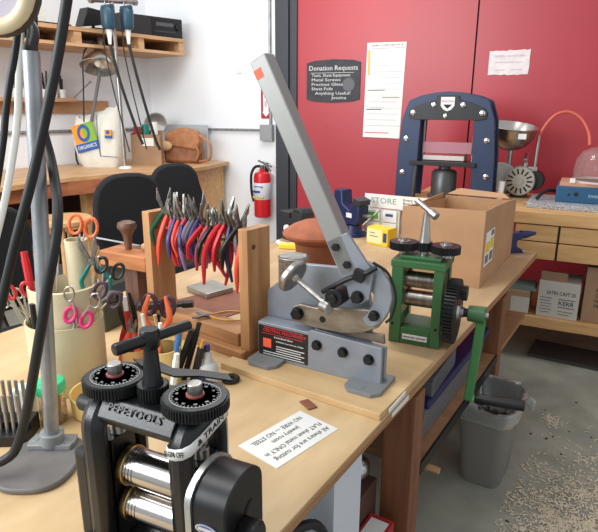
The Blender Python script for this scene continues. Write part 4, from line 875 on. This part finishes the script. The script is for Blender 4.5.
# small pen shelf and wooden rail on the left wall
PS = thing('pen_shelf', 'narrow wooden rail shelf on the left wall holding pens', 'shelf', lw(0, 0, 0), LWR)
mb().bx(-2.0, -.52, -.03, -.002, 1.50, 1.61).build('rail', M('tan_rail', (190, 146, 106), .6, scale=(4, 20, 20), col2=(170, 126, 88)), PS, smooth=False)
mb().bx(-1.8, -.93, -.16, -.03, 1.60, 1.63).build('ledge', pine, PS, smooth=False)
for k in range(6):
    x = -1.42+.082*k
    pc = thing('pen_pot', ['leftmost white pot on the pen shelf, beside the pipe', 'second white pot from the pipe on the pen shelf', 'third white pot from the pipe on the pen shelf', 'third white pot from the right end of the pen shelf', 'second white pot from the right end of the pen shelf', 'rightmost white pot on the pen shelf'][k], 'pot', lw(x, .095, 1.6305), LWR, 'white pots on the pen shelf')
    mb().lathe([(0, 0), (.03, 0), (.032, .07), (.027, .07), (.025, .004), (0, .004)], n=16).build('cup', white, pc)
    for j in range(5):
        a = rad(random.uniform(-8, 8)); hgt = random.uniform(.14, .24)
        mb().cyl((random.uniform(-.012, .012), random.uniform(-.01, .01), .01), (hgt*math.sin(a), -.01, hgt), .007, n=6).build('pen', greyg if j > 3 else blackp, pc)
one(mb().cyl((0, 0, 0), (.16, -.03, .14), .006).ball((.16, -.03, .14), .012), 'metal_probe', steelr, 'thin grey rod leaning right off the end of the pen shelf', 'rod', loc=lw(-.93, .13, 1.6305), rz=LWR)
HT = [('crimson', crimson, 'pinkish-red handled tool hanging on the left wall at the frame edge'), ('dark', blackp, 'black handled tool hanging on the left wall beside the pinkish one'), ('orange', orangered, 'orange-red handled tool hanging on the left wall nearest the pipe stand')]
tr = thing('tool_rail', 'dark tool rail on the left wall behind the pipe stand', 'rail', lw(-1.8, 0, 1.66), LWR)
mb().bx(-.55, .02, -.03, -.002, -.02, .03).build('bar', blackp, tr, smooth=False)
for k, (n_, m_, l_) in enumerate(HT):
    pliers(l_, lw(-2.10+.12*k, .05, 1.665), (0, rad(20), LWR), m_, jaw=.06, hl=.15, spread=.03, thick=.01, group='tools on the left wall rail')
one(mb().cyl((-2.4, 0, 0), (-.02, 0, .0), .014), 'wall_conduit', galv, 'grey conduit running along the left white wall above the desk', 'conduit', loc=lw(0, .02, 1.345), rz=LWR)

# clamp lamp
CL = thing('clamp_lamp', 'silver bell clamp lamp hanging from the high shelf', 'lamp', lw(-.90, .52, 1.935), LWR)
axl = Vector((-.30, -.28, -.85)).normalized()
mb().lathe([(.02, -.12), (.04, -.115), (.05, -.06), (.075, -.04), (.13, .03), (.14, .065), (.150, .07), (.146, .074), (.125, .04), (.06, -.03), (.02, -.05)], (0, 0, 0), axl, n=36).build('reflector', M('spun_aluminium', (200, 196, 190), .22, 1), CL)
mb().cyl(-axl*.19, -axl*.12, .028).build('socket', steelr, CL)
mb().ball(axl*.03, .035).build('bulb', M('bulb_glass', (236, 232, 224), .2), CL)
mb().tube([-axl*.19, -axl*.22+Vector((-.06, .02, .03)), Vector((-.16, .1, .18)), Vector((-.2, .12, .20))], .009, 8).build('arm', steelr, CL)
mb().cyl((-.06, .1, -.5), (.02, .03, -.1), .014).build('handle', M('grey_handle', (108, 106, 104), .5), CL)
mb().tube([-axl*.19, Vector((-.13, 0, .05)), Vector((-.15, .02, -.2)), Vector((-.16, .05, -.5))], .006, 6).build('cord', rubber, CL)

# flex-shaft stand with two hanging motors
FX = thing('motor_stand', 'tall thin steel stand on the desk carrying the two hanging motors', 'stand', (-3.9, 3.345, DZ))
mb().lathe([(0, 0), (.055, 0), (.05, .012), (.016, .02), (0, .02)], n=24).build('foot', white, FX)
mb().cyl((0, 0, .015), (.02, -.02, 1.36), .016).build('post', steelr, FX)
cb = Vector((.02, -.02, 1.32)); cd_ = Vector((.12, .99, .08)).normalized()
mb().cyl(cb-cd_*.2, cb+cd_*.22, .018).cyl(cb-cd_*.2, cb-cd_*.17, .026).cyl(cb+cd_*.2, cb+cd_*.23, .026).build('cross_bar', steelr, FX)
for k, (off, ln, lb_) in enumerate(((-.075, .95, 'teal hanging flex-shaft motor on the left of the stand post'), (.1, 1.02, 'teal hanging flex-shaft motor on the right of the stand post'))):
    MT = thing('flex_motor', lb_, 'motor', Vector((-3.9, 3.345, DZ))+cb+cd_*off+Vector((.035, 0, -.02)), 0, 'hanging flex-shaft motors')
    mb().lathe([(0, -.02), (.03, -.02), (.05, -.035), (.055, -.05), (.055, -.165), (.045, -.19), (.03, -.195), (0, -.195)], n=20).build('housing', tealmotor, MT)
    mb().cyl((-.056, 0, -.03), (.056, 0, -.03), .018).build('vent_cap', tealmotor, MT)
    mb().lathe([(.026, -.196), (.016, -.26), (.012, -.305), (0, -.305)], n=16).build('shaft_ferrule', white, MT)
    mb().ring((0, 0, 0), .022, .004, (1, 0, 0), 16, 6).build('hang_ring', steelr, MT)
    mb().tube([(0, 0, -.30), (.03, .05, -.6), (.09, .13, -ln-.02), (.12, .16, -ln-.14)], .012, 8).build('flex_shaft', rubber, MT)
    mb().tube([(0, -.03, -.05), (-.01, -.05, -.3), (.02, -.03, -.6), (.04, .02, -.9), (.06, .06, -1.15)], .005, 6).build('power_cord', rubber, MT)

# tote bag
TB = thing('tote_bag', 'white canvas tote bag with a round organic-food emblem on the desk', 'bag', (-4.18, 3.345, DZ+.001), rad(22))
v = []; prof = [(0, .17, .10), (.04, .185, .115), (.14, .215, .12), (.3, .225, .10), (.40, .21, .055), (.455, .20, .03)]
bgm = mb(); n_ = 32
for z, a, b in prof:
    for i in range(n_):
        t = 2*PI*i/n_; cx_ = math.copysign(abs(math.cos(t))**.55, math.cos(t)); sy_ = math.copysign(abs(math.sin(t))**.55, math.sin(t))
        v.append((a*cx_+random.uniform(-.004, .004)-.05*z, b*sy_+random.uniform(-.004, .004), z+(random.uniform(-.012, .02) if z > .45 else 0)+(.05*cx_ if z > .35 else 0)))
fs_ = [(j*n_+i, j*n_+(i+1) % n_, (j+1)*n_+(i+1) % n_, (j+1)*n_+i) for j in range(len(prof)-1) for i in range(n_)]+[tuple(range(n_-1, -1, -1))]
bgm._add(v, fs_).build('bag_body', canvas, TB, solid=.004)
FB = lambda x, z, y=-.131: FRONT(x, y, z, rad(14))
q = [(-.085, -.07), (.085, -.07), (.085, .09), (-.085, .09)]
def rotq(pts, cx, cz, a=rad(14)): return [(cx+x*math.cos(a)-z*math.sin(a), cz+x*math.sin(a)+z*math.cos(a)) for x, z in pts]
EM = mb().prism(rotq([(-.10, -.03), (.0, -.03), (.0, .13), (-.10, .13)], -.075, .24), -.1335, -.1215).build('emblem_orange', M('emblem_orange', (232, 150, 40), .7), TB, smooth=False)
mb().prism(rotq([(.0, -.03), (.105, -.03), (.105, .13), (.0, .13)], -.075, .24), -.1335, -.1215).build('emblem_green', M('emblem_green', (130, 176, 60), .7), TB, smooth=False)
bd = mb().prism(rotq([(-.105, -.10), (.105, -.10), (.105, -.03), (-.105, -.03)], -.075, .24), -.1340, -.1215).build('emblem_band', M('emblem_blue', (44, 88, 160), .7), TB, smooth=False)
mb().lathe([(.036, 0), (.058, 0), (.058, .003), (.036, .003), (.036, 0)], (-.085, -.134, .29), (0, -1, 0), n=28, sc=(1, 1.25)).build('emblem_ring', M('emblem_blue', (44, 88, 160), .7), TB)
mb().text('ORGANICS', .044, FRONT(-.06, -.1348, .178, rad(14)), width=.18).build('lettering', paper, TB, smooth=False)
mb().bx(.105, .165, -.128, -.112, .265, .32).build('small_emblem', M('emblem_orange', (232, 150, 40), .7), TB, smooth=False)
mb().bx(.105, .165, -.129, -.112, .25, .272).cyl((.135, -.13, .3), (.135, -.127, .3), .016).build('small_emblem_blue', M('emblem_blue', (44, 88, 160), .7), TB, smooth=False)
mb().tube([(.045, -.122, .44), (.04, -.127, .3), (.05, -.13, .1)], .004, 6).tube([(.05, -.13, .1), (.2, -.112, .09)], .003, 6, smooth=False).build('blue_piping', M('piping_blue', (60, 84, 120), .6), TB)
mb().tube([(-.19, .0, .42), (-.23, -.02, .25), (-.235, -.04, .08), (-.22, -.04, .012)], .008, 6).build('strap', ink, TB)

# cardboard box, leather bag, board, work light on the desk
DB = thing('cardboard_box', 'brown cardboard box of odds and ends on the desk beside the white tote', 'box', (-4.035, 3.545, DZ+.0005), rad(38))
mb().bx(0, .26, 0, .006, 0, .27).bx(0, .26, .154, .16, 0, .3).bx(0, .006, .006, .154, 0, .28).bx(.254, .26, .006, .154, 0, .25).bx(.006, .254, .006, .154, 0, .006).build('body', cardboardd, DB, smooth=False)
mb().bx(.1, .2, -.002, 0, .17, .24).build('label', paper, DB, smooth=False)
for k, (c_, nm) in enumerate(((redp, 'red spray bottle poking out of the desk cardboard box'), (teal, 'teal bottle in the desk cardboard box'), (paper, 'rolled white paper in the desk cardboard box'))):
    one(mb().cyl((0, 0, 0), (0, 0, .33+.02*k), .03), 'bottle' if k < 2 else 'paper_roll', c_, nm, 'bottle' if k < 2 else 'paper', loc=Vector((-4.035, 3.545, DZ+.0075))+Matrix.Rotation(rad(38), 3, 'Z') @ Vector((.05+.075*k, .06+.02*k, 0)))
LB = thing('leather_bag', 'tan leather satchel slumped on the end of the desk', 'bag', (-3.84, 3.975, DZ+.0005), rad(24))
mb().prism([(-.15, 0), (.20, 0), (.22, .1), (.18, .22), (-.10, .24), (-.16, .14)], -.07, .07).build('body', M('dark_tan_leather', (150, 96, 62), .55, var=.2, scale=(16, 16, 16)), LB, bevel=.03)
mb().prism([(-.11, .16), (.18, .12), (.22, .2), (.17, .30), (.04, .325), (-.09, .29), (-.13, .24)], -.088, .05).build('flap', leather, LB, bevel=.02)
mb().tube([(.2, -.05, .26), (.3, -.06, .18), (.30, -.08, .05), (.2, -.09, .02)], .012, 8, flat=.5).tube([(.16, -.09, .2), (.2, -.1, .1), (.17, -.1, .03)], .01, 6).build('strap', leather, LB)
mb().ball((-.12, -.09, .16), .05, (1.3, .5, .9)).build('cloth', M('tan_cloth', (206, 176, 140), .9), LB)
one(mb().bx(-.26, .26, -.012, .012, 0, .34), 'grey_board', M('pale_grey_board', (188, 192, 196), .6), 'pale grey framed board leaning on the white wall behind the satchel', 'board', loc=(-4.014, 4.232, DZ+.0005), rz=A6, smooth=False)
LR = thing('work_light', 'round grey reflector lamp standing behind the desk cardboard box', 'lamp', (-4.18, 3.98, DZ+.001), rad(40))
mb().lathe([(.03, -.1), (.05, -.09), (.06, -.03), (.105, .04), (.11, .045), (.10, .048), (.04, .0), (0, .0)], (0, 0, .36), (.35, -.9, -.2), n=32).build('reflector', M('dull_reflector', (176, 176, 172), .4, .4), LR)
mb().cyl((0, .0, 0), (0, .06, .38), .014).lathe([(0, 0), (.07, 0), (.06, .015), (0, .02)]).build('stand', blackp, LR)

# ------------------------------------------------------------------ chairs
def chair(label, loc, rz, w=.46, h=.42, zt=1.18):
    t = thing('office_chair', label, 'chair', loc, rz, 'black office chairs')
    b = mb(); pts = []
    for i in range(28):
        a = 2*PI*i/28; pts.append((w/2*math.copysign(abs(math.cos(a))**.7, math.cos(a))*(1-.08*(math.sin(a) > 0)), zt-h/2+h/2*math.copysign(abs(math.sin(a))**.75, math.sin(a))))
    b.prism(pts, -.03, .03); b.build('backrest', fabric, t, bevel=.02)
    mb().prism([(p[0]*.86, zt-h/2+(p[1]-zt+h/2)*.86) for p in pts], .031, .05).build('back_shell', M('shell_black', (26, 26, 28), .5), t, bevel=.008)
    mb().tube([(0, .04, zt-h*.5), (0, .07, .62), (0, -.05, .46)], .02, 8).build('back_bar', blackp, t)
    mb().prism([(x, y-.28) for x, y in [(.24*math.copysign(abs(math.cos(2*PI*i/24))**.6, math.cos(2*PI*i/24)), .23*math.copysign(abs(math.sin(2*PI*i/24))**.6, math.sin(2*PI*i/24))) for i in range(24)]], .46, .54, 'xy').build('seat', fabric, t, bevel=.02)
    mb().cyl((0, -.28, .1), (0, -.28, .46), .025).build('gas_lift', blackp, t)
    for k in range(5):
        a = 2*PI*k/5+.3; e = Vector((.27*math.cos(a), -.28+.27*math.sin(a), .075))
        lg = mb().cyl((0, -.28, .12), e, .022, .015, 8).build('base_leg', blackp, t)
        mb().cyl((e.x, e.y-.012, .03), (e.x, e.y+.012, .03), .03, n=14).cyl((e.x, e.y, .03), e, .008, n=6).build('caster', blackp, lg)
    return t
chair('black office chair with its rounded back just left behind the plier rack', (-2.70, 2.32, 0), rad(72), .48, .5, 1.185)
chair('black office chair farther back, half hidden by the nearer chair', (-3.0, 3.02, 0), rad(66), .42, .45, 1.17)
chair('black office chair at the left frame edge behind the cables', (-2.62, 1.42, 0), rad(80), .42, .52, 1.12)
sl = thing('stool', 'small wooden stool tucked under the desk left of the chairs', 'stool', (-3.35, 2.32, 0))
mb().lathe([(0, .80), (.17, .80), (.18, .81), (.18, .835), (.17, .845), (0, .845)]).build('seat', maple, sl)
for k in range(4):
    a = PI/4+k*PI/2; mb().cyl((.2*math.cos(a), .2*math.sin(a), 0), (.12*math.cos(a), .12*math.sin(a), .80), .018).build('leg', maple, sl)

# ------------------------------------------------------------------ trash can
TCN = thing('trash_can', 'grey plastic waste bin lined with a clear bag on the floor', 'trash can', (-.465, 2.31, 0.0005), rad(0))
def rr_ring(w, l, z, n=40, e=.45):
    return [(w*math.copysign(abs(math.cos(2*PI*i/n))**e, math.cos(2*PI*i/n)), l*math.copysign(abs(math.sin(2*PI*i/n))**e, math.sin(2*PI*i/n)), z) for i in range(n)]
def loft(rings):
    m = mb(); n = len(rings[0]); v = [p for r in rings for p in r]
    m._add(v, [(j*n+i, j*n+(i+1) % n, (j+1)*n+(i+1) % n, (j+1)*n+i) for j in range(len(rings)-1) for i in range(n)]); return m
m_ = loft([rr_ring(.083, .125, .0), rr_ring(.087, .13, .01), rr_ring(.112, .165, .32), rr_ring(.119, .172, .325), rr_ring(.121, .174, .370), rr_ring(.115, .168, .370), rr_ring(.08, .12, .015)])
m_._add(rr_ring(.083, .125, .0), [tuple(range(40))]); m_._add(rr_ring(.08, .12, .015), [tuple(range(40))])
m_.build('bin', cangrey, TCN)
random.seed(3)
def wob(ring, a): return [(p[0]*(1+random.uniform(-a, a)), p[1]*(1+random.uniform(-a, a)), p[2]+random.uniform(-a, a)*.12) for p in ring]
liner = []
for (w, l, z, a_) in ((.124, .177, .318, .03), (.127, .180, .33, .02), (.126, .179, .345, .012), (.1265, .1795, .372, .008), (.124, .177, .382, .012), (.112, .162, .378, .03), (.104, .152, .335, .06), (.09, .132, .29, .10), (.06, .09, .26, .15)): liner.append(wob(rr_ring(w, l, z, 64), a_))
loft(liner).build('bag_liner', bagfilm, TCN)
mb().ball((.15, .02, .375), .022, (1, .6, 1)).ball((.155, .03, .35), .018, (.7, .5, 1.2)).build('bag_knot', bagfilm, TCN)

# ------------------------------------------------------------------ under the bench
BN1 = thing('storage_bin', 'frosted storage bin with a navy lid on the shelf under the bench', 'bin', (-.74, 2.08, .436))
mb().prism([(-.17, 0), (.17, 0), (.185, .145), (-.185, .145)], -.38, .38).build('tub', binfrost, BN1, bevel=.006, smooth=False)
mb().bx(-.2, .2, -.40, .40, .1455, .178).build('lid', navylid, BN1, bevel=.008, smooth=False)
mb().bx(-.15, .15, -.3, .3, .01, .09).build('contents', M('bin_contents', (120, 112, 104), .8, var=.4, scale=(14, 14, 14)), BN1, smooth=False)
BN2 = thing('parts_case', 'clear plastic parts case lying on the navy lid', 'case', (-.68, 1.86, .6135), rad(3))
mb().bx(-.13, .13, -.15, .15, 0, .06).build('case', M('frosted_case', (116, 120, 126), .3, alpha=.7), BN2, bevel=.006, smooth=False)
mb().bx(-.13, .13, -.15, .15, .0605, .072).build('lid', M('frosted_case', (116, 120, 126), .3, alpha=.7), BN2, bevel=.003, smooth=False)
one(mb().bx(-.1, .1, -.12, .12, 0, .1), 'red_box', redp, 'red box at the far end of the navy lid under the bench', 'box', loc=(-.70, 2.32, .6135), bevel=.003, smooth=False)
CB2 = thing('white_cabinet', 'white cabinet under the near bench end with a black hose inside', 'cabinet', (-.57, 0, 0))
mb().bx(-.5, 0, 1.07, 1.225, 0, .70).bx(-.5, -.02, .58, .72, 0, .70).bx(-.5, -.48, .72, 1.07, 0, .70).bx(-.48, -.01, .72, 1.07, .12, .14).build('carcass', M('cabinet_white', (214, 218, 226), .5), CB2, smooth=False)
one(mb().tube([(0, .0, -.2), (.02, .10, -.12), (.03, .165, -.03), (.03, .165, .1), (.02, .12, .19), (.0, .02, .22), (-.02, -.05, .2)], .0125, 10), 'hose', rubber, 'black hose looped in the white cabinet under the bench', 'hose', loc=(-.6, .87, .41))
one(mb().lathe([(0, 0), (.05, 0), (.055, .3), (.02, .36), (0, .36)], n=20), 'green_bottle', dgreen, 'dark green bottle inside the white cabinet', 'bottle', loc=(-.68, .93, .141))
one(mb().bx(-.11, .11, -.125, .125, 0, .40), 'carton', M('dark_carton', (84, 54, 46), .8), 'dark brown carton on the floor beside the near bench leg', 'box', loc=(-.745, 1.362, .0005), smooth=False)
UB = thing('carton', 'narrow red and white carton in front of the dark brown carton under the bench', 'box', (-.588, 1.36, .0005))
mb().bx(-.04, .04, -.10, .08, 0, .30).build('body', M('dull_red_card', (176, 40, 44), .6), UB, smooth=False)
mb().bx(.04, .0415, -.06, .03, .20, .275).bx(-.03, .03, -.08, .06, .30, .3015).build('white_panel', paper, UB, smooth=False)
one(mb().ball((0, 0, .05), .055, (.8, .9, .8), 14), 'foil_ball', foil, 'crumpled silver foil wad on the dark carton under the bench', 'foil', loc=(-.685, 1.435, .401))
one(mb().ball((0, 0, .07), .06, (.7, .7, 1.15), 14), 'tan_bag', M('tan_bag', (150, 128, 70), .7, bump=.6, bscale=30), 'small tan bag beside the foil under the bench', 'bag', loc=(-.70, 1.33, .4015))

# ------------------------------------------------------------------ wood shavings scattered on the floor
random.seed(11)
sv = mb()
patches = [(random.gauss(-.02, .16), random.gauss(2.22, .2), random.uniform(.02, .12)) for _ in range(60)]
for k in range(4200):
    c_ = random.choice(patches)
    x, y = (random.gauss(c_[0], c_[2]), random.gauss(c_[1], c_[2])) if k % 5 else (random.gauss(.0, .2), random.gauss(2.2, .3))
    if x < -.34 or math.hypot((x+.462)/.14, (y-2.30)/.2) < 1: continue
    t = random.uniform(0, 2*PI); L = random.uniform(.004, .013); c = random.uniform(-1, 1); w = random.uniform(.001, .0028)
    u = Vector((math.cos(t), math.sin(t), 0)); n = Vector((-math.sin(t), math.cos(t), 0)); p = Vector((x, y, .0015+random.uniform(0, .003)))
    pts = [p-u*L, p+n*c*L*.5+Vector((0, 0, .003)), p+u*L]
    sv._add([q+n*s*w for q in pts for s in (-1, 1)], [(0, 2, 3, 1), (2, 4, 5, 3)])
o = sv.build('wood_shavings', shav, smooth=False, solid=.0006)
tag(o, 'pale wood shavings scattered over the grey floor at lower right', 'shavings'); o['kind'] = 'stuff'
sp = mb()
for k in range(46):
    x, y = random.uniform(-.35, .5), random.uniform(1.7, 3.2)
    if math.hypot((x+.462)/.14, (y-2.30)/.2) < 1.1: continue
    sp.box((x, y, .0015), (random.uniform(.005, .02), random.uniform(.004, .01), .003), (0, 0, random.random()*3))
o = sp.build('floor_debris', M('dark_debris', (52, 48, 44), .8), smooth=False)
tag(o, 'small dark scraps scattered over the grey floor', 'debris'); o['kind'] = 'stuff'
